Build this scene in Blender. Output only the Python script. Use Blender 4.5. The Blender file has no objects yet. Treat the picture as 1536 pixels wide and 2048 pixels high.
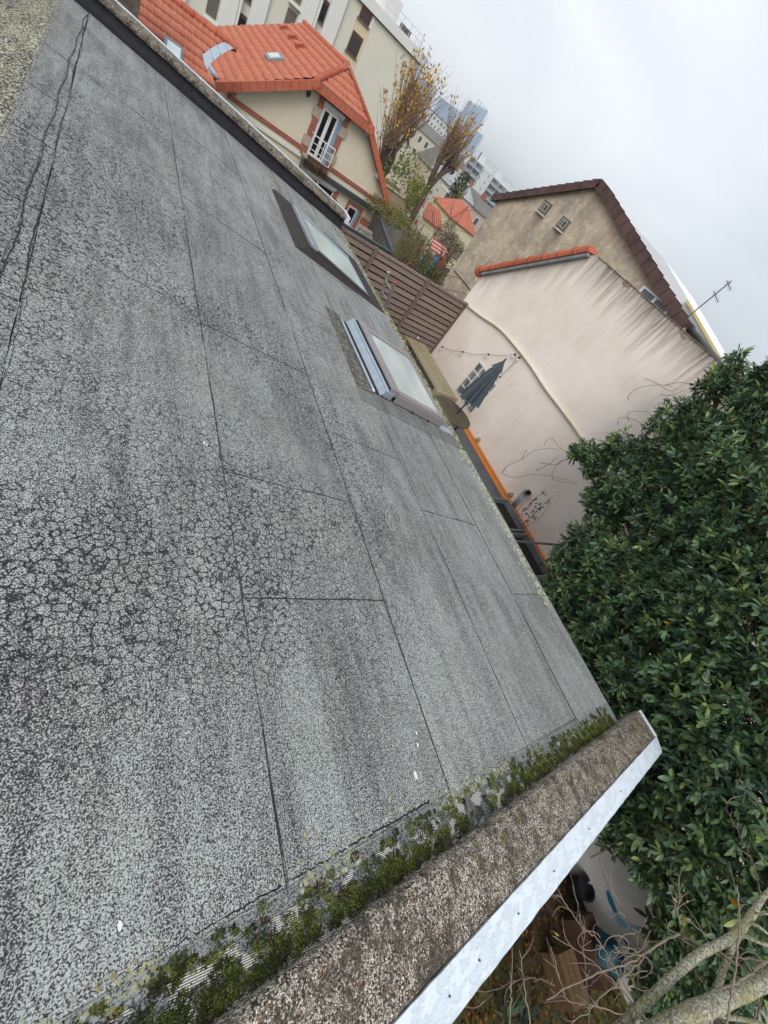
import bpy, math, random
import numpy as np
from mathutils import Vector, Matrix

random.seed(7)
rng = np.random.default_rng(7)
scene = bpy.context.scene

# ------------------------------------------------------------------ camera
FPX = 805.63                                   # focal length in photograph pixels (1536 x 2048)
BM = np.array([[0.77923143, -0.31377064, 0.54253698],
               [0.07684089, -0.81129333, -0.57956761],
               [0.62200793, 0.49330631, -0.60807484]])      # columns: world X, Y, Z seen by the camera (x right, y down, z forward)
cd = bpy.data.cameras.new('camera')
cam = bpy.data.objects.new('camera', cd)
scene.collection.objects.link(cam)
cd.sensor_fit = 'VERTICAL'
cd.sensor_height = 36.0
cd.sensor_width = 27.0
cd.lens = FPX / 2048 * 36.0
cd.clip_start = 0.05
cd.clip_end = 9000
r_, u_, b_ = BM[0], -BM[1], -BM[2]
cam.matrix_world = Matrix(((r_[0], u_[0], b_[0], 0), (r_[1], u_[1], b_[1], 0), (r_[2], u_[2], b_[2], 0), (0, 0, 0, 1)))
scene.camera = cam

# ------------------------------------------------------------------ sky, sun, exposure
SUN_EL, SUN_AZ = math.radians(42), math.radians(222)      # azimuth measured from +Y towards +X
world = bpy.data.worlds.new('World')
scene.world = world
world.use_nodes = True
wt = world.node_tree
wt.nodes.clear()
def wn(t, **k):
    n = wt.nodes.new(t)
    for a, v in k.items(): setattr(n, a, v)
    return n
w_out = wn('ShaderNodeOutputWorld'); w_bg = wn('ShaderNodeBackground'); w_bg.inputs['Strength'].default_value = 0.1
w_sky = wn('ShaderNodeTexSky', sky_type='NISHITA', sun_disc=False)
w_sky.sun_elevation = SUN_EL; w_sky.sun_rotation = SUN_AZ; w_sky.air_density = 1.0; w_sky.dust_density = 2.0
w_tc = wn('ShaderNodeTexCoord')
w_map = wn('ShaderNodeMapping'); w_map.inputs['Scale'].default_value = (1.2, 0.75, 2.6); w_map.inputs['Rotation'].default_value = (0.25, 0.0, 0.6)
w_n = wn('ShaderNodeTexNoise'); w_n.inputs['Scale'].default_value = 1.7; w_n.inputs['Detail'].default_value = 4; w_n.inputs['Roughness'].default_value = 0.45
w_n.inputs['Distortion'].default_value = 0.5
w_r = wn('ShaderNodeValToRGB')
e = w_r.color_ramp.elements
e[0].position = 0.30; e[0].color = (0.56, 0.605, 0.675, 1)
e[1].position = 0.68; e[1].color = (0.90, 0.93, 0.96, 1)
w_s = wn('ShaderNodeVectorMath', operation='SCALE'); w_s.inputs['Scale'].default_value = 8.8
w_m = wn('ShaderNodeMixRGB'); w_m.inputs['Fac'].default_value = 0.9
L = wt.links.new
L(w_tc.outputs['Generated'], w_map.inputs['Vector']); L(w_map.outputs['Vector'], w_n.inputs['Vector'])
L(w_n.outputs['Fac'], w_r.inputs['Fac']); L(w_r.outputs['Color'], w_s.inputs[0])
L(w_sky.outputs['Color'], w_m.inputs['Color1']); L(w_s.outputs['Vector'], w_m.inputs['Color2'])
L(w_m.outputs['Color'], w_bg.inputs['Color']); L(w_bg.outputs['Background'], w_out.inputs['Surface'])

sd = bpy.data.lights.new('sun', 'SUN'); sd.energy = 1.5; sd.angle = math.radians(35); sd.color = (1.0, 0.965, 0.92)
sun = bpy.data.objects.new('sun', sd); scene.collection.objects.link(sun)
sdir = Vector((math.sin(SUN_AZ) * math.cos(SUN_EL), math.cos(SUN_AZ) * math.cos(SUN_EL), math.sin(SUN_EL)))
sun.rotation_euler = sdir.to_track_quat('Z', 'Y').to_euler()
vs = scene.view_settings
vs.view_transform = 'Standard'; vs.look = 'None'; vs.exposure = 0.5; vs.gamma = 1.0; vs.use_curve_mapping = False
scene.cycles.use_denoising = True
scene.cycles.max_bounces = 6
scene.cycles.volume_bounces = 1
HAZE = 0.00032

# ------------------------------------------------------------------ pixel -> world helpers
SL = 0.1522                                     # roof slope (radians), falling towards +X
CAMH = 1.58                                     # camera above the roof plane
def ray(x, y):
    return BM.T @ np.array([(x - 768) / FPX, (y - 1024) / FPX, 1.0])
def onx(x, y, X): r = ray(x, y); return r * (X / r[0])
def ony(x, y, Y): r = ray(x, y); return r * (Y / r[1])
def onz(x, y, Z): r = ray(x, y); return r * (Z / r[2])
def pxd(x, y, d): return ray(x, y) * d
RD = np.array([math.cos(SL), 0, -math.sin(SL)])
RN = np.array([math.sin(SL), 0, math.cos(SL)])
YD = np.array([0, 1.0, 0])
def RP(s, y, t=0.0): return RD * s + YD * y + RN * (t - CAMH)
def rof(x, y, t=0.0):
    r = ray(x, y); P = r * (-(CAMH - t) / (RN @ r))
    return P @ RD, P[1]

# ------------------------------------------------------------------ materials
def S(h, k=1.0):
    h = h.lstrip('#'); o = []
    for i in (0, 2, 4):
        v = int(h[i:i + 2], 16) / 255
        o.append((v / 12.92 if v < .04045 else ((v + .055) / 1.055) ** 2.4) * k)
    return (*o, 1)
class Mt:
    def __init__(s, name):
        s.m = bpy.data.materials.new(name); s.m.use_nodes = True; s.t = s.m.node_tree; s.t.nodes.clear()
        s.o = s.t.nodes.new('ShaderNodeOutputMaterial'); s.p = s.t.nodes.new('ShaderNodeBsdfPrincipled')
        s.t.links.new(s.p.outputs[0], s.o.inputs[0]); s.p.inputs['Specular IOR Level'].default_value = 0.3
        s.pos = s.t.nodes.new('ShaderNodeNewGeometry').outputs['Position']
    def l(s, a, b):
        if hasattr(a, 'is_output'): s.t.links.new(a, b)
        else: b.default_value = a
    def n(s, t, **k):
        n = s.t.nodes.new('ShaderNode' + t)
        for a, v in k.items(): setattr(n, a, v)
        return n
    def map(s, v=None, sc=(1, 1, 1), rot=(0, 0, 0), loc=(0, 0, 0)):
        n = s.n('Mapping'); s.l(v or s.pos, n.inputs['Vector']); n.inputs['Scale'].default_value = sc; n.inputs['Rotation'].default_value = rot
        n.inputs['Location'].default_value = loc
        return n.outputs[0]
    def noise(s, sc, det=3, rough=.55, v=None, dist=0, col=False):
        n = s.n('TexNoise'); s.l(v or s.pos, n.inputs['Vector']); n.inputs['Scale'].default_value = sc; n.inputs['Detail'].default_value = det
        n.inputs['Roughness'].default_value = rough; n.inputs['Distortion'].default_value = dist
        return n.outputs['Color' if col else 'Fac']
    def voro(s, sc, feat='F1', v=None, out='Distance', rand=1):
        n = s.n('TexVoronoi', feature=feat); s.l(v or s.pos, n.inputs['Vector']); n.inputs['Scale'].default_value = sc
        n.inputs['Randomness'].default_value = rand
        return n.outputs[out]
    def ramp(s, f, st, interp='LINEAR'):
        n = s.n('ValToRGB'); s.l(f, n.inputs['Fac']); cr = n.color_ramp; cr.interpolation = interp
        while len(cr.elements) < len(st): cr.elements.new(.5)
        for e_, (p, c) in zip(cr.elements, st):
            e_.position = p; e_.color = c if hasattr(c, '__len__') else (c, c, c, 1)
        return n.outputs['Color']
    def mix(s, f, a, b, mode='MIX'):
        n = s.n('MixRGB', blend_type=mode); s.l(f, n.inputs['Fac']); s.l(a, n.inputs['Color1']); s.l(b, n.inputs['Color2']); return n.outputs[0]
    def math(s, op, a, b=0.0, c=None, clamp=False):
        n = s.n('Math', operation=op, use_clamp=clamp); s.l(a, n.inputs[0]); s.l(b, n.inputs[1])
        if c is not None: s.l(c, n.inputs[2])
        return n.outputs[0]
    def vadd(s, a, b, k=1.0):
        n = s.n('VectorMath', operation='SCALE'); s.l(b, n.inputs[0]); n.inputs['Scale'].default_value = k
        m = s.n('VectorMath', operation='ADD'); s.l(a, m.inputs[0]); s.l(n.outputs[0], m.inputs[1]); return m.outputs[0]
    def attr(s, name, out='Color'):
        n = s.n('Attribute', attribute_name=name); return n.outputs[out]
    def bump(s, h, st=.5, d=.01):
        n = s.n('Bump'); n.inputs['Strength'].default_value = st; n.inputs['Distance'].default_value = d; s.l(h, n.inputs['Height'])
        s.t.links.new(n.outputs[0], s.p.inputs['Normal'])
    def set(s, base=None, rough=None, metal=None, spec=None, **k):
        if base is not None: s.l(base, s.p.inputs['Base Color'])
        if rough is not None: s.l(rough, s.p.inputs['Roughness'])
        if metal is not None: s.l(metal, s.p.inputs['Metallic'])
        if spec is not None: s.p.inputs['Specular IOR Level'].default_value = spec
        for a, v in k.items(): s.l(v, s.p.inputs[a.replace('_', ' ')])
        return s.m
MATS = {}
def dark(c, k): return (c[0] * k, c[1] * k, c[2] * k, 1)
def simple(name, col, rough=.75, var=.25, sc=6., bump=.15, bsc=60., metal=0, spec=.3, stain=None, vert=False, bd=.004):
    """paint / plaster / metal: colour mottled by two noises, fine relief, optional stain colour in blotches"""
    if name in MATS: return MATS[name]
    m = Mt(name)
    v = m.map(sc=(1, 1, .25)) if vert else None
    n1 = m.noise(sc, 5, .6, v)
    base = m.mix(m.ramp(n1, [(.3, 0.), (.7, 1.)]), dark(col, 1 - var), dark(col, 1 + var * .35))
    base = m.mix(m.ramp(m.noise(sc * 7, 3), [(.35, 0.), (.75, .35)]), base, dark(col, 1 - var * 1.2))
    if stain: base = m.mix(m.ramp(m.noise(sc * .5, 6, .7, v), [(.48, 0.), (.72, .85)]), base, stain)
    if bump: m.bump(m.noise(bsc, 4, .6), bump, bd)
    MATS[name] = m.set(base, rough, metal, spec)
    return MATS[name]
def attrmat(name, rough=.6, spec=.35, trans=0, var=.25, sc=30, bump=0):
    """per-face natural colour from the 'col' attribute, slightly mottled"""
    m = Mt(name); c = m.attr('col')
    base = m.mix(m.ramp(m.noise(sc, 3), [(.3, 0.), (.7, 1.)]), m.mix(1., c, (1 - var,) * 3 + (1,), 'MULTIPLY'), c)
    if bump: m.bump(m.noise(sc * 5, 3), bump, .004)
    k = {}
    m.set(base, rough, 0, spec)
    if trans:
        tr = m.n('BsdfTranslucent'); m.l(base, tr.inputs['Color']); mx = m.n('MixShader'); mx.inputs[0].default_value = trans
        m.t.links.new(m.p.outputs[0], mx.inputs[1]); m.t.links.new(tr.outputs[0], mx.inputs[2]); m.t.links.new(mx.outputs[0], m.o.inputs[0])
    return m.m

# ------------------------------------------------------------------ objects
COL = scene.collection
BASE = {}
def tag(o, label=None, cat=None, group=None, kind=None):
    if label: o['label'] = label
    if cat: o['category'] = cat
    if group: o['group'] = group
    if kind: o['kind'] = kind
    return o
def thing(name, loc, label, cat, group=None):
    o = bpy.data.objects.new(name, None); COL.objects.link(o); o.location = tuple(float(v) for v in loc); o.empty_display_size = .2
    BASE[o.name] = np.array(loc, float)
    return tag(o, label, cat, group)
class MB:
    def __init__(s): s.v = []; s.f = []; s.c = []
    def add(s, vs, fs, col=None):
        k = len(s.v); s.v.extend([tuple(map(float, p)) for p in vs]); s.f.extend([tuple(i + k for i in f) for f in fs])
        if col is not None: s.c.extend([col] * len(fs))
        return s
    def hexa(s, p, col=None):      # 4 bottom + 4 top corners
        return s.add(p, [(0, 3, 2, 1), (4, 5, 6, 7), (0, 1, 5, 4), (1, 2, 6, 5), (2, 3, 7, 6), (3, 0, 4, 7)], col)
    def box(s, lo, hi, col=None):
        (a, b, c), (d, e_, g) = lo, hi
        return s.hexa([(a, b, c), (d, b, c), (d, e_, c), (a, e_, c), (a, b, g), (d, b, g), (d, e_, g), (a, e_, g)], col)
    def obox(s, c, u, v, w, col=None):   # centre and three half axes
        c, u, v, w = (np.asarray(q, float) for q in (c, u, v, w))
        return s.hexa([c - u - v - w, c + u - v - w, c + u + v - w, c - u + v - w, c - u - v + w, c + u - v + w, c + u + v + w, c - u + v + w], col)
    def bar(s, a, b, w, t, up=(0, 0, 1), col=None):
        a, b = np.asarray(a, float), np.asarray(b, float); d = b - a; L_ = np.linalg.norm(d) + 1e-9; d /= L_
        up = np.asarray(up, float); sd_ = np.cross(d, up)
        if np.linalg.norm(sd_) < 1e-4: sd_ = np.cross(d, (1., 0, 0))
        sd_ /= np.linalg.norm(sd_); up = np.cross(sd_, d)
        return s.obox((a + b) / 2, d * L_ / 2, sd_ * w / 2, up * t / 2, col)
    def tube(s, pts, rad, n=6, col=None, cap=True):
        pts = [np.asarray(p, float) for p in pts]; k = len(pts)
        rad = [rad] * k if np.isscalar(rad) else list(rad)
        vs, fs = [], []; ref = np.array([.31, .17, .93])
        for i, p in enumerate(pts):
            d = pts[min(i + 1, k - 1)] - pts[max(i - 1, 0)]; d = d / (np.linalg.norm(d) + 1e-9)
            a = np.cross(d, ref); na = np.linalg.norm(a)
            if na < 1e-3: a = np.cross(d, (1., 0, 0)); na = np.linalg.norm(a)
            a /= na; b = np.cross(d, a)
            for j in range(n):
                t = 2 * math.pi * j / n; vs.append(p + (a * math.cos(t) + b * math.sin(t)) * rad[i])
        for i in range(k - 1):
            for j in range(n):
                fs.append((i * n + j, i * n + (j + 1) % n, (i + 1) * n + (j + 1) % n, (i + 1) * n + j))
        if cap: fs.append(tuple(range(n))[::-1]); fs.append(tuple((k - 1) * n + j for j in range(n)))
        return s.add(vs, fs, col)
    def prism(s, poly, ext, col=None):   # planar polygon swept by a vector
        poly = [np.asarray(p, float) for p in poly]; e_ = np.asarray(ext, float); n = len(poly)
        return s.add(poly + [p + e_ for p in poly], [tuple(range(n))[::-1], tuple(range(n, 2 * n))] + [(i, (i + 1) % n, n + (i + 1) % n, n + i) for i in range(n)], col)
    def lathe(s, prof, c, n=20, col=None):   # (radius, z) profile about a vertical axis
        vs = [(c[0] + r * math.cos(2 * math.pi * j / n), c[1] + r * math.sin(2 * math.pi * j / n), c[2] + z) for r, z in prof for j in range(n)]
        fs = [(i * n + j, i * n + (j + 1) % n, (i + 1) * n + (j + 1) % n, (i + 1) * n + j) for i in range(len(prof) - 1) for j in range(n)]
        return s.add(vs, fs, col)
    def build(s, name, mat, parent=None, smooth=False, kind=None, bevel=0):
        return mesh(name, np.array(s.v, float), s.f, mat, parent, smooth, s.c if s.c else None, kind, bevel)
def mesh(name, v, f, mat, parent=None, smooth=False, cols=None, kind=None, bevel=0):
    me = bpy.data.meshes.new(name)
    if parent is not None:
        base = BASE[parent.name]
    else:
        base = np.array([(v[:, 0].min() + v[:, 0].max()) / 2, (v[:, 1].min() + v[:, 1].max()) / 2, v[:, 2].min()])
    if isinstance(f, np.ndarray):
        nf, k = f.shape
        me.vertices.add(len(v)); me.vertices.foreach_set('co', (v - base).astype(np.float32).ravel())
        me.loops.add(nf * k); me.loops.foreach_set('vertex_index', f.astype(np.int32).ravel())
        me.polygons.add(nf); me.polygons.foreach_set('loop_start', (np.arange(nf) * k).astype(np.int32))
        me.update(calc_edges=True)
    else:
        me.from_pydata((v - base).tolist(), [], f)
    if cols is not None:
        a = me.attributes.new('col', 'FLOAT_COLOR', 'FACE')
        c = np.ones((len(me.polygons), 4), np.float32); c[:, :3] = np.asarray(cols, np.float32)[:, :3]
        a.data.foreach_set('color', c.ravel())
    if smooth: me.polygons.foreach_set('use_smooth', [True] * len(me.polygons))
    me.materials.append(mat)
    o = bpy.data.objects.new(name, me); COL.objects.link(o); BASE[o.name] = base
    if parent is not None: o.parent = parent
    else: o.location = tuple(base)
    if kind: o['kind'] = kind
    if bevel:
        b = o.modifiers.new('bevel', 'BEVEL'); b.width = bevel; b.segments = 2; b.limit_method = 'ANGLE'
    return o
def catmull(pts, n=6):
    P = [np.asarray(p, float) for p in pts]; P = [2 * P[0] - P[1]] + P + [2 * P[-1] - P[-2]]; o = []
    for i in range(1, len(P) - 2):
        for k in range(n):
            t = k / n; a, b, c, d = P[i - 1:i + 3]
            o.append(.5 * ((2 * b) + (c - a) * t + (2 * a - 5 * b + 4 * c - d) * t * t + (3 * b - a - 3 * c + d) * t ** 3))
    o.append(P[-2]); return o

# ------------------------------------------------------------------ shared materials
def felt(name, light, light2, gran=210., crackamt=1., lichen=None, loss0=.0):
    m = Mt(name)
    oi = m.n('ObjectInfo').outputs['Random']
    warp = m.vadd(m.pos, m.noise(34, 3, .7, col=True), .034)
    warp2 = m.vadd(m.pos, m.noise(60, 2, .6, col=True), .012)
    loss = m.noise(1.3, 6, .62, m.map(sc=(2.2, .8, 1)))
    loss = m.ramp(loss, [(.42, 0.), (.66, 1.)])
    streak = m.ramp(m.noise(2.6, 6, .68, m.map(sc=(4.6, .42, 1))), [(.47, 0.), (.66, 1.)])
    wear = m.math('ADD', m.math('MULTIPLY', loss, .045), m.math('MULTIPLY', streak, .033))
    g = m.noise(gran, 2.5, .62, warp2)
    th = m.math('ADD', wear, .425 + loss0)
    gl = m.math('MULTIPLY', m.math('SUBTRACT', g, th), 9., clamp=True)
    # crazed crack network
    d1 = m.voro(27., 'DISTANCE_TO_EDGE', warp)
    sy_ = m.n('SeparateXYZ'); m.l(m.pos, sy_.inputs[0])
    cm = m.math('MULTIPLY', m.ramp(m.noise(.9, 4, .6), [(.32, .35), (.55, 1.)]), m.math('MULTIPLY', m.ramp(m.math('MULTIPLY', sy_.outputs[1], .1), [(.0, .35), (.03, .55), (.08, 1.), (.5, 1.), (.8, .6)]), m.ramp(m.math('MULTIPLY', sy_.outputs[0], .2), [(.1, 1.), (.36, .85), (.46, .45), (.7, .3)])))
    wid = m.math('MULTIPLY', m.math('MULTIPLY', cm, m.ramp(m.noise(13, 3, .6), [(.28, .35), (.48, 1.)])), .088 * crackamt)
    c1 = m.math('MULTIPLY', m.math('SUBTRACT', wid, d1), 24., clamp=True)
    cr = c1
    lig = m.mix(m.noise(7, 4), light, light2)
    lig = m.mix(m.ramp(m.noise(330, 2), [(.3, 0.), (.75, .7)]), lig, dark(light2, 1.35))
    lig = m.mix(m.math('MULTIPLY', m.ramp(m.noise(1.1, 5, .7), [(.5, 0.), (.75, .5)]), 1.), lig, S('#8f978a'))
    if lichen: lig = m.mix(m.ramp(m.noise(6, 6, .75), [(.35, .15), (.62, .95)]), lig, lichen)
    drk = m.mix(m.noise(3, 2), S('#38343b'), S('#47423f'))
    base = m.mix(gl, drk, lig)
    base = m.mix(m.math('MULTIPLY', cr, .93), base, S('#211e22'))
    base = m.mix(m.math('MULTIPLY', streak, .1), base, S('#3b363a'))
    base = m.mix(m.math('MULTIPLY_ADD', oi, .16, 0.), base, S('#5d6060'))
    m.bump(m.noise(gran, 2, .62), .55, .005)
    return m.set(base, .88, 0, .25)
M_FELT = felt('mineral_felt', S('#9ca19e'), S('#b6bab5'))
M_FELTG = felt('mineral_felt_lichened', S('#b5b4a3'), S('#c9c6b2'), gran=55., lichen=S('#bdb894'), loss0=.02)
M_FELTP = felt('mineral_felt_patch', S('#7e8480'), S('#8f948f'), gran=170., crackamt=.25, loss0=-.01)
def bitumen():
    m = Mt('bitumen'); b = m.mix(m.ramp(m.noise(14, 5, .65), [(.35, 0.), (.7, 1.)]), S('#17171d'), S('#2b2a2e'))
    b = m.mix(m.ramp(m.noise(55, 4, .7), [(.62, 0.), (.78, .5)]), b, S('#6c6b68'))
    m.bump(m.noise(40, 4), .4, .006); return m.set(b, .62, 0, .3)
M_BIT = bitumen()
def coping_mat():
    m = Mt('exposed_aggregate_concrete')
    w = m.vadd(m.pos, m.noise(45, 2, .6, col=True), .012)
    n_ = m.n('TexVoronoi'); m.l(w, n_.inputs['Vector']); n_.inputs['Scale'].default_value = 170.
    cell = n_.outputs['Color']; sep = m.n('SeparateColor'); m.l(cell, sep.inputs[0])
    st = m.ramp(sep.outputs[0], [(0., S('#4a423a')), (.14, S('#80756a')), (.34, S('#a99d8e')), (.52, S('#cdc3b4')), (.74, S('#e2dcd0')), (.95, S('#b39a7e')), (.985, S('#b27a55'))], 'CONSTANT')
    gap = m.math('LESS_THAN', m.voro(170., 'DISTANCE_TO_EDGE', w), .07)
    b = m.mix(gap, st, S('#383029'))
    blot = m.ramp(m.noise(11, 6, .72), [(.47, 0.), (.60, .85)])
    b = m.mix(blot, b, m.mix(m.noise(60, 3), S('#3a342c'), S('#574d40')))
    b = m.mix(m.ramp(m.noise(16, 4, .6), [(.62, 0.), (.68, .85)]), b, S('#4a443f'))
    sx_ = m.n('SeparateXYZ'); m.l(m.pos, sx_.inputs[0])
    b = m.mix(m.math('MULTIPLY', m.ramp(m.noise(9, 5, .7), [(.53, 0.), (.68, .8)]), m.ramp(m.math('MULTIPLY', sx_.outputs[0], .2), [(.35, .12), (.8, .9)])), b, S('#7f8044'))
    m.bump(m.math('ADD', m.noise(120, 3), m.math('MULTIPLY', gap, -.6)), .9, .006)
    return m.set(b, .92, 0, .2)
M_COP = coping_mat()
def zinc_paint():
    m = Mt('flaking_white_paint_on_zinc')
    f = m.ramp(m.noise(10, 6, .7, m.map(sc=(1, 2.2, 1))), [(.46, 0.), (.5, 1.)])
    b = m.mix(f, S('#cdd8e1'), S('#d8e1e8'))
    b = m.mix(m.ramp(m.noise(55, 4, .7), [(.66, 0.), (.72, .5)]), b, S('#9aa9b3'))
    b = m.mix(m.ramp(m.noise(4, 5, .65), [(.5, 0.), (.8, .4)]), b, S('#a9b7c2'))
    m.bump(m.math('ADD', m.math('MULTIPLY', f, .8), m.noise(80, 3)), .6, .003)
    return m.set(b, .5, 0, .4)
M_ZINC = zinc_paint()
def ribbed_metal():
    m = Mt('weathered_ribbed_flashing')
    w = m.n('TexWave', wave_type='BANDS', bands_direction='Y'); m.l(m.map(rot=(0, 0, .12)), w.inputs['Vector']); w.inputs['Scale'].default_value = 58.; w.inputs['Distortion'].default_value = .6
    b = m.mix(m.ramp(w.outputs['Fac'], [(.25, 0.), (.55, 1.)]), S('#57534c'), S('#e6e2da'))
    cover = m.ramp(m.noise(9.5, 6, .66, m.map(sc=(1, 1.6, 1))), [(.50, 1.), (.52, 0.)])
    g = m.mix(m.ramp(m.noise(140, 2), [(.42, 0.), (.58, 1.)]), S('#35333a'), S('#8b8f8e'))
    b = m.mix(cover, b, g); m.bump(m.math('ADD', w.outputs['Fac'], m.math('MULTIPLY', cover, 1.2)), .8, .004)
    return m.set(b, .55, 0, .4)
M_RIB = ribbed_metal()
M_MOSS = attrmat('moss_cushion', .95, .1, var=.45, sc=120, bump=.8)
M_LICH = attrmat('crust_lichen', .95, .1, var=.3, sc=160, bump=.6)
M_PEB = simple('white_flake', S('#e8e8e2'), .8, .1)
def glass(name, c, tint, rough=.04):
    m = Mt(name)
    b = m.mix(m.ramp(m.noise(2.4, 5, .6, m.map(sc=(1, .35, 1))), [(.4, 0.), (.7, 1.)]), c, tint)
    b = m.mix(m.ramp(m.noise(40, 3, .7), [(.66, 0.), (.75, .35)]), b, S('#8f968f'))
    return m.set(b, rough, 0, .8)
M_GLASS_A = glass('dirty_pale_green_glass', S('#a9b6ae'), S('#bcc8c0'), .22)
M_GLASS_B = glass('skylight_glass', S('#aeb9b6'), S('#c6cfcd'), .12)
M_DARKGL = simple('dark_window_glass', S('#14171b'), .08, .2, 2, 0, spec=.7)
M_GREYPL = simple('grey_brown_cladding', S('#8b8484'), .42, .08, 5, .05, spec=.45)
M_DARKPL = simple('dark_cladding', S('#3b3a3c'), .45, .12, 5, .05, spec=.4)
M_GALV = simple('galvanised_steel', S('#aebbc6'), .34, .16, 14, .1, metal=.55, spec=.5)
M_BLACK = simple('black_rubber', S('#1c1c1e'), .6, .3)
M_WHITEF = simple('white_window_frame', S('#dfe0df'), .45, .05, 6, .03)
def wood(name, a, b, sc=(1, 1, 1), k=1.):
    m = Mt(name)
    v = m.map(sc=sc); n_ = m.noise(9 * k, 6, .65, v, .6); oi = m.n('ObjectInfo').outputs['Random']
    c = m.mix(m.ramp(n_, [(.3, 0.), (.68, 1.)]), a, b); c = m.mix(m.math('MULTIPLY', oi, .45), c, dark(a, .8))
    c = m.mix(m.ramp(m.noise(3, 5, .7), [(.55, 0.), (.75, .5)]), c, S('#6f6f68')); m.bump(n_, .5, .004)
    return m.set(c, .85, 0, .2)
M_FENCE = wood('weathered_fence_board', S('#65544c'), S('#a5958a'), (1.2, 8, 30))
M_FPOST = wood('fence_post_wood', S('#5c4b42'), S('#84746a'), (14, 14, 1.5))
M_BENCH = wood('pale_bench_wood', S('#8f8468'), S('#b9ad90'), (30, 1.4, 30))
M_TABLE = wood('weathered_table_board', S('#4a443a'), S('#6d6555'), (6, 20, 10))
M_CRATE = wood('crate_wood', S('#57442f'), S('#7b6148'), (8, 2, 20))  # browns darkened to carry the shade the crate lies in
M_BEAM = wood('fresh_orange_timber', S('#c8783a'), S('#e09a58'), (20, 1.2, 20))
M_DECK = simple('grey_decking', S('#5b6065'), .7, .25, 4, .2)

# ------------------------------------------------------------------ ground
def ground_z(x, y):
    z = np.where(y < 9.9, -5.0, -5.0 - 2.6 * np.clip((y - 9.9) / 8, 0, 1))
    z = z - 4.0 * np.clip((y - 30) / 50, 0, 1) - 14 * np.clip((y - 80) / 300, 0, 1) - 0.0 * x
    return z
def gridsheet(xs, ys, zf):
    X_, Y_ = np.meshgrid(xs, ys); Z_ = zf(X_, Y_); v = np.stack([X_, Y_, Z_], -1).reshape(-1, 3); n = len(xs)
    f = [(j * n + i, j * n + i + 1, (j + 1) * n + i + 1, (j + 1) * n + i) for j in range(len(ys) - 1) for i in range(n - 1)]
    return v, f
def soil():
    m = Mt('garden_soil'); b = m.mix(m.ramp(m.noise(5, 6, .65), [(.35, 0.), (.65, 1.)]), S('#3a3026'), S('#544a38'))
    b = m.mix(m.ramp(m.noise(.35, 5, .6), [(.45, 0.), (.6, .9)]), b, m.mix(m.noise(18, 4), S('#4d5433'), S('#6f7446')))
    m.bump(m.noise(30, 5, .7), .8, .03); return m.set(b, .95, 0, .1)
v, f = gridsheet([-5000, -800, -200, -60, -20, -6, 3, 6, 9, 14, 20, 30, 50, 90, 200, 800, 5000], [-3000, -300, -40, -12, -6, -2, 2, 6, 9.9, 12, 15, 18, 24, 30, 45, 60, 80, 150, 250, 380, 1000, 3000, 7000], ground_z)
tag(mesh('ground', v, f, soil()), kind='structure')

# ------------------------------------------------------------------ the felt-covered roof we look along
roof = thing('felt_roof_building', (2, 4.5, -5), 'building with a low grey mineral felt roof filling the foreground', 'building')
mb = MB(); e0, e1 = -.62, 9.75
def slab(mb, s0, s1, y0, y1, t0, t1):
    mb.hexa([RP(s0, y0, t0), RP(s1, y0, t0), RP(s1, y1, t0), RP(s0, y1, t0), RP(s0, y0, t1), RP(s1, y0, t1), RP(s1, y1, t1), RP(s0, y1, t1)])
slab(mb, -.26, 4.46, -.6, 9.6, -.16, -.012)
mb.build('underlay', M_BIT, roof)
m_ren = simple('old_cream_render', S('#b9b2a4'), .9, .25, 2, .3)
mb = MB(); mb.box((-6, -.55, -5.2), (4.05, 9.55, -2.45)); mb.build('wall', m_ren, roof)
# far slope beyond the ridge
RIDGE = RP(-.26, 0)
RD2 = np.array([-math.cos(SL), 0, -math.sin(SL)])
mb = MB()
for (a0, a1, ycut) in ((-.012, 1.6, (-.6, 1.2, 3.4, 4.45, 5.15, 7.3, 9.6)), (1.606, 5.5, (-.6, 2.4, 6.2, 9.6))):
    for y0, y1 in zip(ycut[:-1], ycut[1:]):
        q = [RIDGE + RD2 * s_ + YD * (y - 0) for s_, y in ((a1, y0 + .003), (a0, y0 + .003), (a0, y1 - .003), (a1, y1 - .003))]
        m2 = MB(); m2.prism(q, (0, 0, .006)); m2.build('felt_sheet', M_FELTG, roof)
        m2 = None
mb = MB(); mb.prism([RIDGE + RD2 * s_ + YD * y for s_, y in ((5.6, -.6), (0, -.6), (0, 9.6), (5.6, 9.6))], (0, 0, -.15)); mb.build('underlay', M_BIT, roof)
rolls = [(-.268, 0, (-.25, 2.35, 3.33, 4.33, 5.3, 6.6, 9.45)), (0, .92, (-.25, 3.08, 5.3, 6.65, 9.45)), (.92, 1.86, (-.25, .79, 1.55, 2.96, 5.14, 7.38, 9.45)),
         (1.86, 2.74, (-.25, 2.26, 4.08, 4.43, 6.62, 9.45)), (2.74, 3.65, (-.25, 1.66, 3.5, 6.0, 9.45)), (3.65, 4.475, (-.25, .87, 3.1, 6.2, 9.45))]
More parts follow.
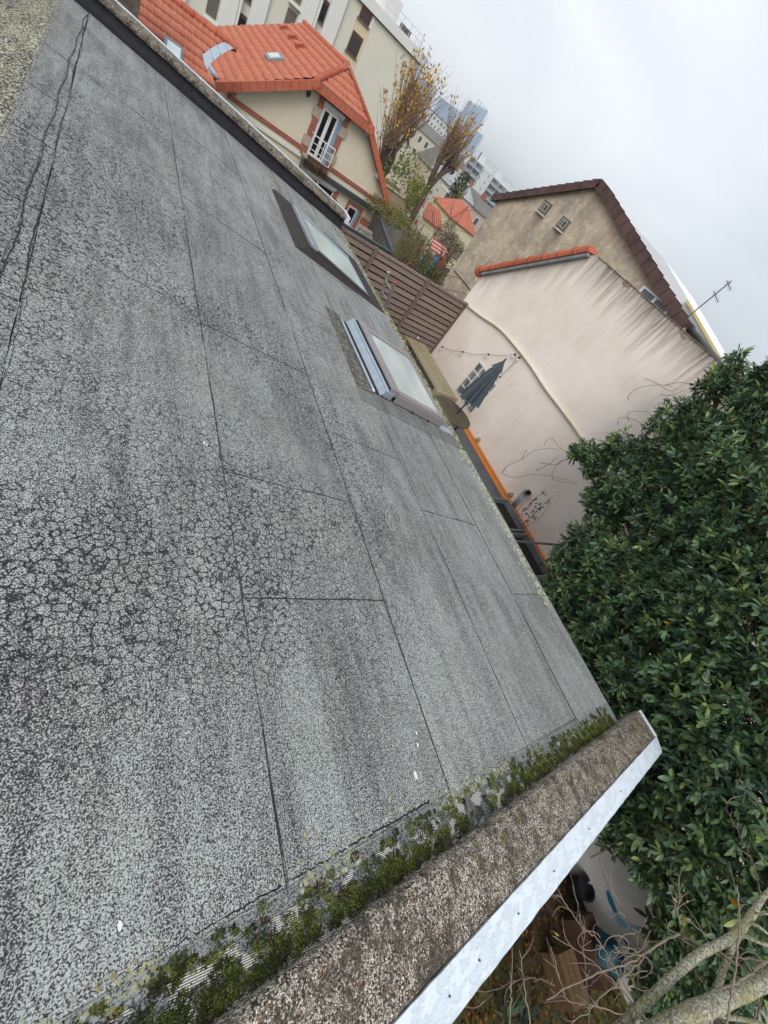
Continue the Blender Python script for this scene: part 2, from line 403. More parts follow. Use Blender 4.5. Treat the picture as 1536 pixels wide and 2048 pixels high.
for k, (s0, s1, cuts) in enumerate(rolls):
    for y0, y1 in zip(cuts[:-1], cuts[1:]):
        mb = MB(); t = .002 * (k % 2) + random.uniform(0, .0015); g = .003
        n = max(2, int((y1 - y0) / .25))
        wig = [random.uniform(-.004, .004) for _ in range(n + 1)]; wig2 = [random.uniform(-.004, .004) for _ in range(n + 1)]
        # a gently wandering sheet edge, like hand-laid roll
        vs_, fs_ = [], []
        for i in range(n + 1):
            y = y0 + g + (y1 - y0 - 2 * g) * i / n
            a_, b_2 = s0 + g + wig[i] * (k > 0), s1 - g + wig2[i]
            vs_ += [RP(a_, y, t + .007), RP(b_2, y, t + .0045), RP(a_ - .001, y, -.013), RP(b_2 + .001, y, -.013)]
        for i in range(n):
            q = 4 * i; fs_ += [(q, q + 1, q + 5, q + 4), (q + 2, q, q + 4, q + 6), (q + 1, q + 3, q + 7, q + 5)]
        fs_ += [(2, 3, 1, 0), (4 * n, 4 * n + 1, 4 * n + 3, 4 * n + 2)]
        mb.add(vs_, fs_); mb.build('felt_sheet', M_FELT, roof)
for s0, s1 in ((-.25, .33), (.334, 2.2), (2.204, 3.5), (3.504, 4.475)):
    mb = MB(); slab(mb, s0, s1, -.415, -.247, -.012, .009); mb.build('felt_sheet', M_FELTP, roof)
mb = MB(); slab(mb, .05, 4.2, -.425, -.300, -.01, .0125); mb.build('ribbed_flashing', M_RIB, roof)
# white torn edge line and tar along the strip, tar beads on the ridge
def bead(name, pts, w, t, mat):
    mb = MB(); vs_, fs_ = [], []
    for i, (s_, y) in enumerate(pts):
        ww = w * random.uniform(.35, 1.25); tt = t * random.uniform(.6, 1.2)
        p0, p1 = pts[max(i - 1, 0)], pts[min(i + 1, len(pts) - 1)]; d = np.array([p1[0] - p0[0], p1[1] - p0[1]]); d /= np.linalg.norm(d); nx, ny = -d[1], d[0]
        vs_ += [RP(s_ + nx * ww, y + ny * ww, .002), RP(s_, y, .008 + tt), RP(s_ - nx * ww, y - ny * ww, .002)]
    for i in range(len(pts) - 1):
        q = 3 * i; fs_ += [(q, q + 1, q + 4, q + 3), (q + 1, q + 2, q + 5, q + 4)]
    mb.add(vs_, fs_); return mb.build(name, mat, roof, smooth=True)
m_edge = simple('pale_foil_edge', S('#cfcfc6'), .6, .3, 30)
for a_, b_2 in ((.05, .52), (.6, 1.2), (1.24, 1.5), (1.75, 2.0), (2.9, 3.35), (3.4, 3.75)):
    n = int((b_2 - a_) / .02); bead('foil_edge', [(a_ + (b_2 - a_) * i / n, -.252 + random.uniform(-.002, .002)) for i in range(n + 1)], .0035, .004, m_edge)
for a_, b_2, w in ((-.2, .9, .012), (.92, 1.7, .009), (2.0, 4.2, .004)):
    n = int((b_2 - a_) / .012); bead('tar_line', [(a_ + (b_2 - a_) * i / n, -.235 + random.uniform(-.004, .004)) for i in range(n + 1)], w, .0015, M_BIT)
n = 260
m_tar = simple('dusty_tar', S('#3c3b3d'), .8, .3, 30, .3)
bead('tar_bead', [(.0 + .012 * math.sin(i * .13) + random.uniform(-.004, .004), -.1 + 9.4 * i / n) for i in range(n + 1)], .0075, .005, m_tar)
bead('tar_bead', [(-.085 * (1 - i / n) ** .5 - .004 + .008 * math.sin(i * .2) + random.uniform(-.004, .004), .6 + 8.7 * i / n) for i in range(n + 1)], .007, .005, m_tar)
bead('foil_edge', [(-.09 * (1 - i / n) ** .5 - .012 + .008 * math.sin(i * .2), 1.2 + 7.0 * i / n) for i in range(n + 1)], .003, .006, simple('dull_foil', S('#8f9394'), .5, .3, 20))
for k, (s0, s1, cuts) in enumerate(rolls):
    if k: n = 220; bead('lap_seam', [(s0 + .005 * math.sin(i * .11 + k) + random.uniform(-.0015, .0015), -.24 + 9.6 * i / n) for i in range(n + 1)], .0040, .0030, m_tar)
    for yc in cuts[1:-1]:
        n = 24; bead('lap_seam', [(s0 + .01 + (s1 - s0 - .02) * i / n, yc + .004 * math.sin(i * .5) + random.uniform(-.0015, .0015)) for i in range(n + 1)], .0042, .0030, m_tar)
# black upstand with folds, far coping and its white outer edge
mb = MB(); vs_, fs_ = [], []
for i in range(61):
    s_ = -.9 + 5.35 * i / 60
    prof = [(9.33, .004), (9.40, .02 + random.uniform(0, .006)), (9.455, .075 + random.uniform(-.006, .01)), (9.47 + random.uniform(-.006, .004), .14), (9.475, .21)]
    vs_ += [RP(s_, y, t) for y, t in prof]
for i in range(60):
    for j in range(4): q = 5 * i + j; fs_.append((q, q + 5, q + 6, q + 1))
mb.add(vs_, fs_); mb.build('upstand', M_BIT, roof, smooth=True)
def coping_bar(name, s0, s1, prof, mat, n=40, jit=.003):
    mb = MB(); vs_, fs_ = [], []; k = len(prof)
    for i in range(n + 1):
        s_ = s0 + (s1 - s0) * i / n
        vs_ += [RP(s_, y + random.uniform(-jit, jit), t + random.uniform(-jit, jit)) for y, t in prof]
    for i in range(n):
        for j in range(k): q = k * i; fs_.append((q + j, q + (j + 1) % k, q + k + (j + 1) % k, q + k + j))
    fs_ += [tuple(range(k))[::-1], tuple(k * n + j for j in range(k))]
    mb.add(vs_, fs_); return mb.build(name, mat, roof)
coping_bar('coping', -1.0, 4.42, [(9.42, .19), (9.415, .225), (9.435, .262), (9.47, .28), (9.69, .285), (9.70, .19)], M_COP, 80, .004)
coping_bar('coping_edge', -1.0, 4.50, [(9.703, .17), (9.703, .296), (9.735, .299), (9.745, .17)], M_ZINC, 20, .001)
coping_bar('coping_edge', 4.422, 4.50, [(9.40, .17), (9.40, .292), (9.70, .292), (9.70, .17)], M_ZINC, 1, .001)
coping_bar('coping', -1.0, 4.97, [(-.418, -.05), (-.418, .05), (-.432, .072), (-.455, .08), (-.665, .085), (-.685, .07), (-.685, -.05)], M_COP, 90, .003)
coping_bar('coping_edge', -1.0, 5.01, [(-.683, .02), (-.676, .09), (-.80, .062), (-.812, .052), (-.812, -.06), (-.69, -.06)], M_ZINC, 110, .0012)
coping_bar('coping_edge', 4.975, 5.012, [(-.43, -.06), (-.43, .088), (-.672, .096), (-.672, -.06)], M_ZINC, 1, .001)
mb = MB(); slab(mb, -1, 4.5, -.685, -.43, -.4, -.052); mb.build('parapet_wall', m_ren, roof)
for s_ in (1.42, 1.62, 1.95, 2.35, 2.9, 3.6):      # rivets on the zinc strip
    mb = MB(); c = RP(s_, -.745, .078); mb.tube([c - RN * .01, c + RN * .003], .0035, 8); mb.build('rivet', M_DARKPL, roof)

# moss, lichen
ico_v = None
def dome(k=7, rings=3):
    vs_ = []; fs_ = []
    for r in range(rings):
        a_ = math.pi / 2 * r / rings
        for j in range(k): vs_.append((math.cos(a_) * math.cos(2 * math.pi * (j + .5 * r) / k), math.cos(a_) * math.sin(2 * math.pi * (j + .5 * r) / k), math.sin(a_)))
    vs_.append((0, 0, 1)); n = len(vs_) - 1
    for r in range(rings - 1):
        for j in range(k): fs_ += [(r * k + j, r * k + (j + 1) % k, (r + 1) * k + j), (r * k + (j + 1) % k, (r + 1) * k + (j + 1) % k, (r + 1) * k + j)]
    for j in range(k): fs_.append(((rings - 1) * k + j, (rings - 1) * k + (j + 1) % k, n))
    return np.array(vs_), np.array(fs_)
def domes(name, items, mat, hs=.6, parent=None, k=7, rings=3, jit=.25):
    """items: (s, y, t, radius, colour)"""
    dv, df = dome(k, rings); V_, F_, C_ = [], [], []
    for (s_, y, t, r, c, *hh) in items:
        h_ = hh[0] if hh else hs
        j = 1 + rng.uniform(-jit, jit, (len(dv), 1)); q = dv * j * r; a_ = rng.uniform(0, 6.3); ca, sa = math.cos(a_), math.sin(a_)
        P = RP(s_, y, t) + np.outer(q[:, 0] * ca - q[:, 1] * sa, RD) + np.outer(q[:, 0] * sa + q[:, 1] * ca, YD) + np.outer(q[:, 2] * h_, RN)
        F_.append(df + len(V_) * len(dv)); V_.append(P); C_.append(np.repeat([c], len(df), 0))
    return mesh(name, np.concatenate(V_), np.concatenate(F_), mat, parent, True, np.concatenate(C_), 'stuff')
mosscol = [S(c)[:3] for c in ('#48582a', '#59682f', '#3d4923', '#696c38', '#50512f', '#55462f', '#3f3a28', '#6e7c36', '#3b4825', '#7c8346')]
it = []
def mossfield(s_):   # density along the strip
    return .55 + .45 * math.sin(s_ * 2.1 + .6) + .35 * math.sin(s_ * 5.3)
for _ in range(1350):                # low cushions, each a mound of fine tufts
    cs = rng.uniform(.15, 4.35); cy = rng.beta(1.0, 1.9)
    if rng.random() > .45 + .7 * mossfield(cs): continue
    R_m = rng.uniform(.012, .033) * (1.15 - .5 * cy); yy = -.408 + .15 * cy; ty = rng.choice(len(mosscol)); hm_ = R_m * rng.uniform(.35, .6); st_ = rng.uniform(.9, 1.7)
    for _ in range(int(14 + R_m * 2600)):
        rr = math.sqrt(rng.random()); a_ = rng.uniform(0, 6.283); s_, y = cs + R_m * rr * math.cos(a_) * st_, yy + R_m * rr * math.sin(a_)
        if not -.416 < y < -.235: continue
        c = np.array(mosscol[ty if rng.random() < .9 else rng.choice(len(mosscol))]) * rng.uniform(.75, 1.2)
        it.append((s_, y, .006 + hm_ * (1 - rr * rr), rng.uniform(.0017, .0033), c, rng.uniform(.8, 1.6)))
for _ in range(4200):                # continuous dark cushion against the coping
    s_ = rng.uniform(.9, 4.45); it.append((s_, -.414 + abs(rng.normal(0, .012)), .005, rng.uniform(.002, .0045), np.array(mosscol[rng.choice([0, 2, 4, 6, 8])]) * rng.uniform(.6, 1.1), .8))
for _ in range(36):                 # a few cushions on the coping
    it.append((rng.uniform(1.5, 4.8), rng.uniform(-.67, -.46), .08, rng.uniform(.006, .016), np.array(S('#7a8438')[:3]) * rng.uniform(.7, 1.2), .35))
domes('moss', it, M_MOSS, parent=roof, jit=.3, k=5, rings=2)
it = []
lc = [np.array(S(c)[:3]) for c in ('#b9bb9c', '#a7a883', '#c5c8b2', '#a39c74', '#b3b48c')]
for _ in range(900):
    s_, y = rng.uniform(-.1, 2.6), -.275 + rng.normal(0, .026)
    if math.sin(s_ * 7) + math.sin(s_ * 3.1 + 1) < -.3: continue
    it.append((s_, y, .009, rng.uniform(.0025, .0085), lc[rng.choice(5)] * rng.uniform(.75, 1.1), .16))
for _ in range(75):
    s_, y = rng.uniform(-.25, 2.4), -.24 + abs(rng.normal(0, .07))
    it.append((s_, y, .007, rng.uniform(.003, .010), lc[rng.choice(5)] * rng.uniform(.9, 1.15), .14))
for _ in range(900):               # bright dots by the eave
    y = rng.uniform(.7, 5.2); s_ = 4.44 - abs(rng.normal(0, .075)) * (1.2 if y < 3 else .7)
    it.append((s_, y, .007, rng.uniform(.006, .02), lc[rng.choice([0, 2, 4])] * rng.uniform(.85, 1.2), .14))
for _ in range(700):               # mossy lichen rim further up the eave
    y = rng.uniform(3.0, 9.3); s_ = 4.45 - abs(rng.normal(0, .05))
    it.append((s_, y, .006, rng.uniform(.012, .035), (np.array(S('#7d7d4c')[:3]) if rng.random() < .6 else lc[rng.choice(5)]) * rng.uniform(.6, 1.05), .3))
for _ in range(420):               # lichen apron round the far skylight
    q = rng.random(); s_, y = (2.62 + rng.normal(0, .04), rng.uniform(6.5, 8.7)) if q < .4 else (rng.uniform(2.3, 3.0), 8.1 + rng.normal(0, .25)) if q < .7 else (rng.uniform(3.9, 4.4), 8.3 + rng.normal(0, .35))
    it.append((s_, y, .006, rng.uniform(.008, .028), lc[rng.choice(5)] * rng.uniform(.7, 1.05), .14))
for _ in range(150):               # and below the near one
    s_, y = 2.52 + rng.normal(0, .06), rng.uniform(3.1, 4.8); it.append((s_, y, .006, rng.uniform(.004, .016), lc[rng.choice(5)] * rng.uniform(.8, 1.1), .14))
domes('lichen', it, M_LICH, parent=roof, k=8, rings=2, jit=.35)
for (x, y), r in (((828, 1551), .016), ((830, 1467), .007), ((833, 1491), .009), ((407, 887), .008), ((412, 893), .006), ((300, 1665), .0), ((237, 1852), .010), ((437, 1460), .0)):
    if r == 0: continue
    s_, yy = rof(x, y); a_ = rng.uniform(0, 3)
    mb = MB(); k = 7; poly = [RP(s_ + r * rng.uniform(.6, 1.1) * math.cos(j * 6.283 / k) * .6, yy + r * rng.uniform(.7, 1.1) * math.sin(j * 6.283 / k) * 1.3, .008) for j in range(k)]
    mb.prism(poly, RN * .004); o = mb.build('paint_flake', M_PEB)
    tag(o, {828: 'large white flake lying on the felt near the mossy strip', 830: 'tiny white flake highest of three near the mossy strip', 833: 'small white flake between the tiny and large ones', 407: 'white chip by the long seam at mid roof, upper of two', 412: 'white chip by the long seam at mid roof, lower of two', 237: 'white flake at the lower left among lichen spots'}[x], 'flake', 'white flakes lying on the felt')

# ------------------------------------------------------------------ skylights
def frame_pt(o, u, v_, w, a, b, c): return o + u * a + v_ * b + w * c
sk = thing('roof_window', RP(3.4, 6.9, 0), 'far roof window with pale green dirty glass and wide black membrane skirt', 'skylight', 'roof windows in the felt roof')
# tilted glass: high upslope edge
def rp2(s_, y, ta, tb, s0, s1): return RP(s_, y, ta + (tb - ta) * (s_ - s0) / (s1 - s0))
S0, S1, Y0, Y1 = 2.74, 3.98, 6.24, 7.62
def tq(mb, s0, s1, y0, y1, lo, hi, ta=.13, tb=.045):
    P = lambda s_, y, o_: RP(s_, y, ta + (tb - ta) * (s_ - S0) / (S1 - S0) + o_)
    mb.hexa([P(s0, y0, lo), P(s1, y0, lo), P(s1, y1, lo), P(s0, y1, lo), P(s0, y0, hi), P(s1, y0, hi), P(s1, y1, hi), P(s0, y1, hi)])
mb = MB()
sk_out = [(2.50, 6.12), (4.30, 6.08), (4.32, 6.2), (4.3, 7.9), (2.62, 8.25), (2.52, 8.1)]
top = [(S0 + .01, Y0 + .01, .1), (S1 - .01, Y0 + .01, .03), (S1 - .01, Y0 + .01, .03), (S1 - .01, Y1 - .01, .03), (S0 + .01, Y1 - .01, .1), (S0 + .01, Y1 - .01, .1)]
mb.add([RP(s_, y, .009) for s_, y in sk_out] + [RP(s_, y, t) for s_, y, t in top], [(i, (i + 1) % 6, 6 + (i + 1) % 6, 6 + i) for i in range(6)])
mb.build('membrane_skirt', simple('black_membrane', S('#3a3431'), .8, .35, 7, .5, 25), sk, smooth=False)
mb = MB(); tq(mb, S0, S1, Y0, Y0 + .10, -.06, .0); mb.build('frame', M_DARKPL, sk, bevel=.006)
mb = MB(); tq(mb, S0, S1, Y1 - .06, Y1, -.06, .0); mb.build('frame', M_GALV, sk, bevel=.006)
mb = MB(); tq(mb, S0, S0 + .05, Y0 + .102, Y1 - .062, -.06, .012); mb.build('frame', M_GALV, sk, bevel=.006)
mb = MB(); tq(mb, S0 + .055, S0 + .13, Y0 + .102, Y1 - .062, -.05, .022); mb.build('hood', M_GREYPL, sk, bevel=.006)
mb = MB(); tq(mb, S1 - .05, S1, Y0 + .102, Y1 - .062, -.06, -.008); mb.build('frame', M_GALV, sk, bevel=.006)
mb = MB(); tq(mb, S0 + .134, S1 - .054, Y0 + .104, Y1 - .064, -.03, -.02); mb.build('pane', M_GLASS_A, sk)
mb = MB(); tq(mb, S0 - .02, S0 + .1, Y0 - .012, Y0 + .04, -.02, .02); mb.build('corner_cap', M_GALV, sk, bevel=.004)

sk = thing('roof_window', RP(3.45, 4, 0), 'near roof window with bright glass and raised grey brown frame', 'skylight', 'roof windows in the felt roof')
S0, S1, Y0, Y1 = 2.92, 4.02, 3.28, 4.60
def rb(mb, s0, s1, y0, y1, lo, hi): tq(mb, s0, s1, y0, y1, lo, hi, 0, 0)
mb = MB(); rb(mb, 2.52, 4.36, 2.98, 3.20, .004, .0125); mb.build('apron', M_FELTP, sk)
mb = MB(); mb.prism([RP(s_, y, .004) for s_, y in ((2.55, 3.203), (2.80, 3.203), (2.83, 4.75), (2.60, 4.75))], RN * .009); mb.build('apron', simple('speckled_felt_strip', S('#57534d'), .9, .3, 40, .5, 90, stain=S('#a6a49a')), sk)
mb = MB(); rb(mb, S0 + .02, S1 - .02, Y0 + .02, Y1 - .02, 0, .10); mb.build('kerb', M_BLACK, sk)
mb = MB(); pts = [RP(2.80, y, .028) for y in np.linspace(3.24, 4.66, 12)]; mb.tube(pts, .017, 8); mb.build('rain_rail', M_GALV, sk, smooth=True)
mb = MB(); rb(mb, 2.815, 2.905, 3.26, 4.66, .0, .014); mb.build('gutter_channel', simple('mossy_gutter', S('#3f372d'), .95, .4, 12, .6, 60), sk)
mb = MB(); mb.hexa([RP(2.905, Y0 - .03, .016), RP(2.965, Y0 - .03, .1), RP(2.965, Y1 + .05, .1), RP(2.905, Y1 + .05, .016), RP(2.90, Y0 - .03, .02), RP(2.955, Y0 - .03, .125), RP(2.955, Y1 + .05, .125), RP(2.90, Y1 + .05, .02)]); mb.build('flashing', M_GALV, sk, bevel=.004)
mb = MB(); mb.box((0, 0, 0), (0, 0, 0)); 
mb = MB(); rb(mb, 2.962, 2.985, Y0, Y1, .06, .135); mb.build('seal', M_BLACK, sk)
mb = MB(); rb(mb, 2.987, 3.12, Y0 - .01, Y1 + .01, .07, .155); mb.build('hood', M_GREYPL, sk, bevel=.008)
mb = MB(); rb(mb, 3.122, S1, Y0 - .005, Y0 + .085, .07, .135); mb.build('frame', M_GREYPL, sk, bevel=.008)
mb = MB(); rb(mb, 3.122, S1, Y0 - .03, Y0 - .008, .02, .118); mb.build('side_cladding', M_GREYPL, sk, bevel=.004)
mb = MB(); rb(mb, 3.122, S1, Y1 - .075, Y1 + .005, .07, .135); mb.build('frame', M_GREYPL, sk, bevel=.008)
mb = MB(); rb(mb, S1 - .055, S1 + .004, Y0 + .088, Y1 - .078, .07, .128); mb.build('frame', M_GREYPL, sk, bevel=.008)
mb = MB(); rb(mb, 3.123, S1 - .058, Y0 + .088, Y1 - .078, .09, .117); mb.build('pane', M_GLASS_B, sk)
mb = MB(); rb(mb, S1 + .02, S1 + .32, Y0 - .05, Y0 + .06, .008, .0135); mb.build('lead_tab', M_GALV, sk)
mb = MB(); rb(mb, 2.93, 3.05, Y0 - .045, Y0 - .012, .03, .11); mb.build('corner_cap', M_GALV, sk, bevel=.004)
for y in (Y0 + .45, Y0 + .8):
    mb = MB(); c = RP(3.45 if y < 4 else 3.75, Y0 - .04, .03); mb.tube([c, c - YD * .025], .012, 8)
    mb.build('screw_cap', M_DARKPL, sk)

# ------------------------------------------------------------------ pink rendered house across the terrace
XW = 8.3
def pink():
    m = Mt('stained_pink_render')
    sp = m.n('SeparateXYZ'); m.l(m.pos, sp.inputs[0]); y, z = sp.outputs[1], sp.outputs[2]
    top = m.math('MINIMUM', .42, m.math('MULTIPLY_ADD', m.math('SUBTRACT', y, 7.16), -.735, .42))
    d = m.math('SUBTRACT', top, z)
    ylin = m.n('CombineXYZ'); m.l(m.math('MULTIPLY_ADD', z, .02, y), ylin.inputs[0])
    l1 = m.noise(3.8, 5, .74, ylin.outputs[0]); l2 = m.noise(1.1, 2, .5, ylin.outputs[0])
    ln = m.math('ADD', m.math('MULTIPLY', m.ramp(l1, [(.38, 0.), (.72, 1.)]), 1.15), m.math('MULTIPLY', m.ramp(l2, [(.35, 0.), (.7, 1.)]), .35))
    ln = m.math('MULTIPLY_ADD', ln, 1.15, .05)
    st = m.math('SUBTRACT', 1., m.math('DIVIDE', d, ln), clamp=True)
    st = m.math('POWER', st, 1.2)
    fine = m.noise(19, 5, .72, m.map(sc=(1, 1, .09)))
    st = m.math('MULTIPLY', st, m.math('MULTIPLY', m.ramp(fine, [(.3, .2), (.65, 1.)]), m.ramp(m.math('MULTIPLY', y, .1), [(.70, 1.), (.74, .6)])))
    b = m.mix(m.ramp(m.noise(1.6, 6, .62), [(.3, 0.), (.7, 1.)]), S('#eadccf'), S('#f6ebe1'))
    b = m.mix(m.ramp(m.noise(.8, 6, .7, m.map(sc=(1, 1, .5))), [(.5, 0.), (.78, .45)]), b, S('#d6bfb3'))
    b = m.mix(m.ramp(m.noise(3.5, 6, .75, m.map(sc=(1, 1, .3))), [(.58, 0.), (.8, .4)]), b, S('#b5a89c'))
    left = m.ramp(y, [(.0, 0.), (1., 1.)])
    dirt = m.mix(m.noise(1.3, 3), S('#3d322e'), S('#6b5a49'))
    b = m.mix(m.math('MULTIPLY', st, 1.05, clamp=True), b, dirt)
    low = m.math('SUBTRACT', 1., m.math('DIVIDE', m.math('ADD', z, 4.2), .8), clamp=True)
    b = m.mix(m.math('MULTIPLY', low, .12), b, S('#d8a37c'))  # warm glow off the orange edging, painted into the wall foot
    m.bump(m.math('ADD', m.noise(90, 4, .6), m.math('MULTIPLY', m.noise(5, 4), 1.5)), .25, .006)
    return m.set(b, .92, 0, .15)
pk = thing('pink_house', (XW + 1, 3, -5), 'low pale pink rendered house wall with dark drip stains under its top edge', 'house')
mb = MB(); mb.prism([(XW, -7, -5.2), (XW, 9.68, -5.2), (XW, 9.68, -1.46), (XW, 7.2, .36), (XW, 7.12, .41), (XW, -7, .41)], (2.2, 0, 0)); mb.build('wall', pink(), pk)
# crumbling top edge
mb = MB(); y = 7.05
m_old = simple('crumbled_render', S('#8f8375'), .95, .35, 12, .8, 40, stain=S('#b39a78'))
while y > -6.5:
    w = random.uniform(.12, .34); h_ = random.uniform(.004, .025)
    mb.box((XW - .012 - random.uniform(0, .015), y - w, .40), (XW + .3, y, .40 + h_)); y -= w
mb.build('top_edge', m_old, pk)
for y, w, h_ in ((4.35, .22, .045), (3.05, .24, .07), (6.05, .2, .04)):
    mb = MB(); k = 11; mb.prism([(XW - .008, y + w / 2 * math.cos(a_) * random.uniform(.7, 1.1), .36 + h_ * math.sin(a_) * random.uniform(.7, 1.1)) for a_ in np.linspace(0, 2 * math.pi, k, endpoint=False)], (.02, 0, 0)); mb.build('spalled_patch', m_old, pk)
def terracotta(name, a, b, st='#7a3a26'):
    m = Mt(name); oi = m.n('ObjectInfo').outputs['Random']
    c = m.mix(m.ramp(m.noise(3.0, 5, .6), [(.3, 0.), (.7, 1.)]), a, b); c = m.mix(m.math('MULTIPLY', oi, .35), c, dark(a, .8))
    c = m.mix(m.ramp(m.noise(11, 5, .7), [(.55, 0.), (.8, .55)]), c, S(st)); m.bump(m.noise(60, 3), .2, .004)
    return m.set(c, .7, 0, .3)
M_TILE = terracotta('orange_clay_tile', S('#b05c44'), S('#c07257'))
M_TILE2 = terracotta('new_orange_clay_tile', S('#ba6a52'), S('#ca846b'))
dn = np.array([0, 2.51, -1.845]); dl = np.linalg.norm(dn); dn /= dl; up = np.array([0, 1.845, 2.51]) / dl; A = np.array([XW, 7.22, .37])
nt = 8; tl = (dl - .05) / nt
for i in range(nt):
    a_ = A + dn * (tl * i) + up * .02; mb = MB()
    prof = [(-.14, -.01), (-.155, .05), (-.13, .115), (-.02, .15), (.25, .13), (.25, .06), (-.10, -.01)]
    P0 = [a_ + np.array([px, 0, 0]) + up * pz + dn * .03 for px, pz in prof]; mb.prism(P0, dn * (tl - .045))
    prof2 = [(-.15, -.015), (-.175, .05), (-.15, .135), (-.02, .175), (.25, .15), (.25, .06), (-.10, -.015)]
    P1 = [a_ + np.array([px, 0, 0]) + up * pz + dn * (tl - .06) for px, pz in prof2]; mb.prism(P1, dn * .075)
    mb.build('verge_tile', M_TILE, pk, bevel=.008)
c = A + dn * (dl + .0) + up * .07 + np.array([-.03, 0, 0]); mb = MB()
mb.prism([c + (np.array([1, 0, 0]) * math.cos(t) * .15 + up * math.sin(t) * .13) for t in np.linspace(0, 2 * math.pi, 14, endpoint=False)], dn * .10); mb.build('end_cap', M_TILE, pk, bevel=.01)
mb = MB(); mb.prism([A + dn * .05 + up * -.06 + np.array([-.11, 0, 0]), A + dn * (dl - .1) + up * -.06 + np.array([-.11, 0, 0]), A + dn * (dl - .1) + np.array([-.11, 0, 0]), A + dn * .05 + np.array([-.11, 0, 0])], (.10, 0, 0)); mb.build('verge_board', simple('grey_verge_board', S('#8d8f92'), .7), pk)

def glass_block():
    m = Mt('glass_block'); b = m.mix(m.ramp(m.noise(9, 3), [(.35, 0.), (.7, 1.)]), S('#5e605c'), S('#a6a8a2')); m.bump(m.noise(22, 2), .7, .02); return m.set(b, .18, 0, .7)
M_GB = glass_block(); m_mort = simple('white_mortar', S('#e8e6e0'), .85, .08)
gp = thing('glass_block_window', (XW, 7.2, -3.75), 'square glass block window behind the folded grey parasol', 'window')
mb = MB(); mb.box((XW - .014, 6.70, -3.77), (XW - .002, 7.70, -2.77)); mb.build('mortar_panel', m_mort, gp)
for i in range(4):
    for j in range(4):
        y0, z0 = 6.72 + i * .2455, -3.75 + j * .2455; mb = MB(); mb.box((XW - .02, y0, z0), (XW - .012, y0 + .205, z0 + .205)); mb.build('block', M_GB, gp, bevel=.006)
mb = MB(); pts = catmull([onx(x, y, XW - .035) for x, y in ((936, 612), (965, 634), (1000, 658), (1035, 697), (1062, 732), (1092, 778), (1118, 812), (1152, 858), (1190, 920))], 6)
mb.tube(pts, .034, 8); o = mb.build('drain_pipe', simple('cream_plastic_pipe', S('#ddd6bf'), .5, .1, 9, .05), smooth=True)
tag(o, 'long curved cream pipe running across the pink wall', 'pipe')
# grey vent pipe with elbow
vp = thing('vent_pipe', onx(1030, 1008, XW - .08), 'grey plastic vent pipe with elbow standing against the pink wall', 'pipe')
m_pvc = simple('grey_pvc', S('#8f959b'), .45, .12, 9, .05); a_, b_2 = onx(1027, 1012, XW - .09), onx(1049, 988, XW - .09)
mb = MB(); mb.tube([a_, b_2], .055, 14); mb.build('straight_pipe', m_pvc, vp, smooth=True)
d = np.array([-.75, -.66, 0]); el = catmull([b_2, b_2 + np.array([0, 0, .07]), b_2 + np.array([0, 0, .115]) + d * .05, b_2 + np.array([0, 0, .13]) + d * .13], 4)
mb = MB(); mb.tube(el, .066, 14, cap=False); mb.build('elbow', m_pvc, vp, smooth=True)
mb = MB(); mb.tube([el[-1] - d * .03, el[-1] - d * .026], .056, 14); mb.build('opening', M_BLACK, vp)
# string lights
sl = thing('string_light', onx(960, 706, XW - .06), 'thin string of small hanging bulbs pinned along the pink wall', 'string light')
pins = [(885, 693), (926, 703), (978, 708), (1031, 708), (1040, 714), (1001, 753)]
W = [onx(x, y, XW - .07) for x, y in pins]
for seg in (W[:4], W[4:], W[3:5]):
    mb = MB(); P = []
    for a_, b_2 in zip(seg[:-1], seg[1:]):
        for k in range(6): t = k / 6; P.append(a_ * (1 - t) + b_2 * t - np.array([0, 0, .05 * math.sin(math.pi * t)]))
    P.append(seg[-1]); mb.tube(P, .005, 4); mb.build('wire', M_BLACK, sl)
for p in W:
    mb = MB(); mb.tube([p + (0, 0, .012), p - (0, 0, .045)], .019, 8); so = mb.build('socket', M_BLACK, sl)
    mb = MB(); mb.lathe([(.004, -.13), (.022, -.115), (.028, -.09), (.02, -.06), (.012, -.045)], p, 10); mb.build('bulb', simple('clear_bulb', S('#d8d2c6'), .1, .05, 5, 0, spec=.8), so, smooth=True)
# wall brackets above the beam
for k, (x, y) in enumerate(((957, 879), (1022, 989), (894, 775))):
    p = onx(x, y, XW - .05); mb = MB(); mb.box(p - (.05, .05, .03), p + (.05, .05, .015)); mb.box(p - (.012, .02, .06), p + (.045, .02, .05))
    tag(mb.build('wall_bracket', simple('tan_bracket', S('#a89a7d'), .7)), ['small tan bracket on pink wall halfway along the orange beam', 'small tan bracket on pink wall beside the vent pipe', 'small tan bracket on pink wall above the bench'][k], 'bracket', 'brackets on the pink wall')

# ------------------------------------------------------------------ terrace
TZ = -4.12
tr = thing('terrace', (6.3, 5.6, -5), 'raised grey decked terrace between the felt roof and pink wall', 'terrace')
mb = MB(); mb.box((4.06, 1.7, -5.1), (8.29, 10.3, TZ - .03)); mb.build('base', simple('terrace_base', S('#6b675f'), .9), tr)
x = 4.08; k = 0
while x < 8.2:
    mb = MB(); mb.box((x, 1.7, TZ - .028), (min(x + .138, 8.28), 9.4, TZ)); mb.build('deck_board', M_DECK, tr); x += .145
bm = thing('orange_edge_beam', (8.15, 4.3, TZ), 'fresh orange timber edging along the foot of the pink wall', 'timber edging')
y1 = onx(930, 850, 8.17)[1]
mb = MB(); mb.box((8.225, 1.85, TZ), (8.285, y1 + .6, TZ + .11)); mb.build('board', M_BEAM, bm, bevel=.006)
mb = MB(); mb.box((8.15, 1.85, TZ), (8.218, y1 + .6, TZ + .05)); mb.build('board', M_BEAM, bm, bevel=.006)
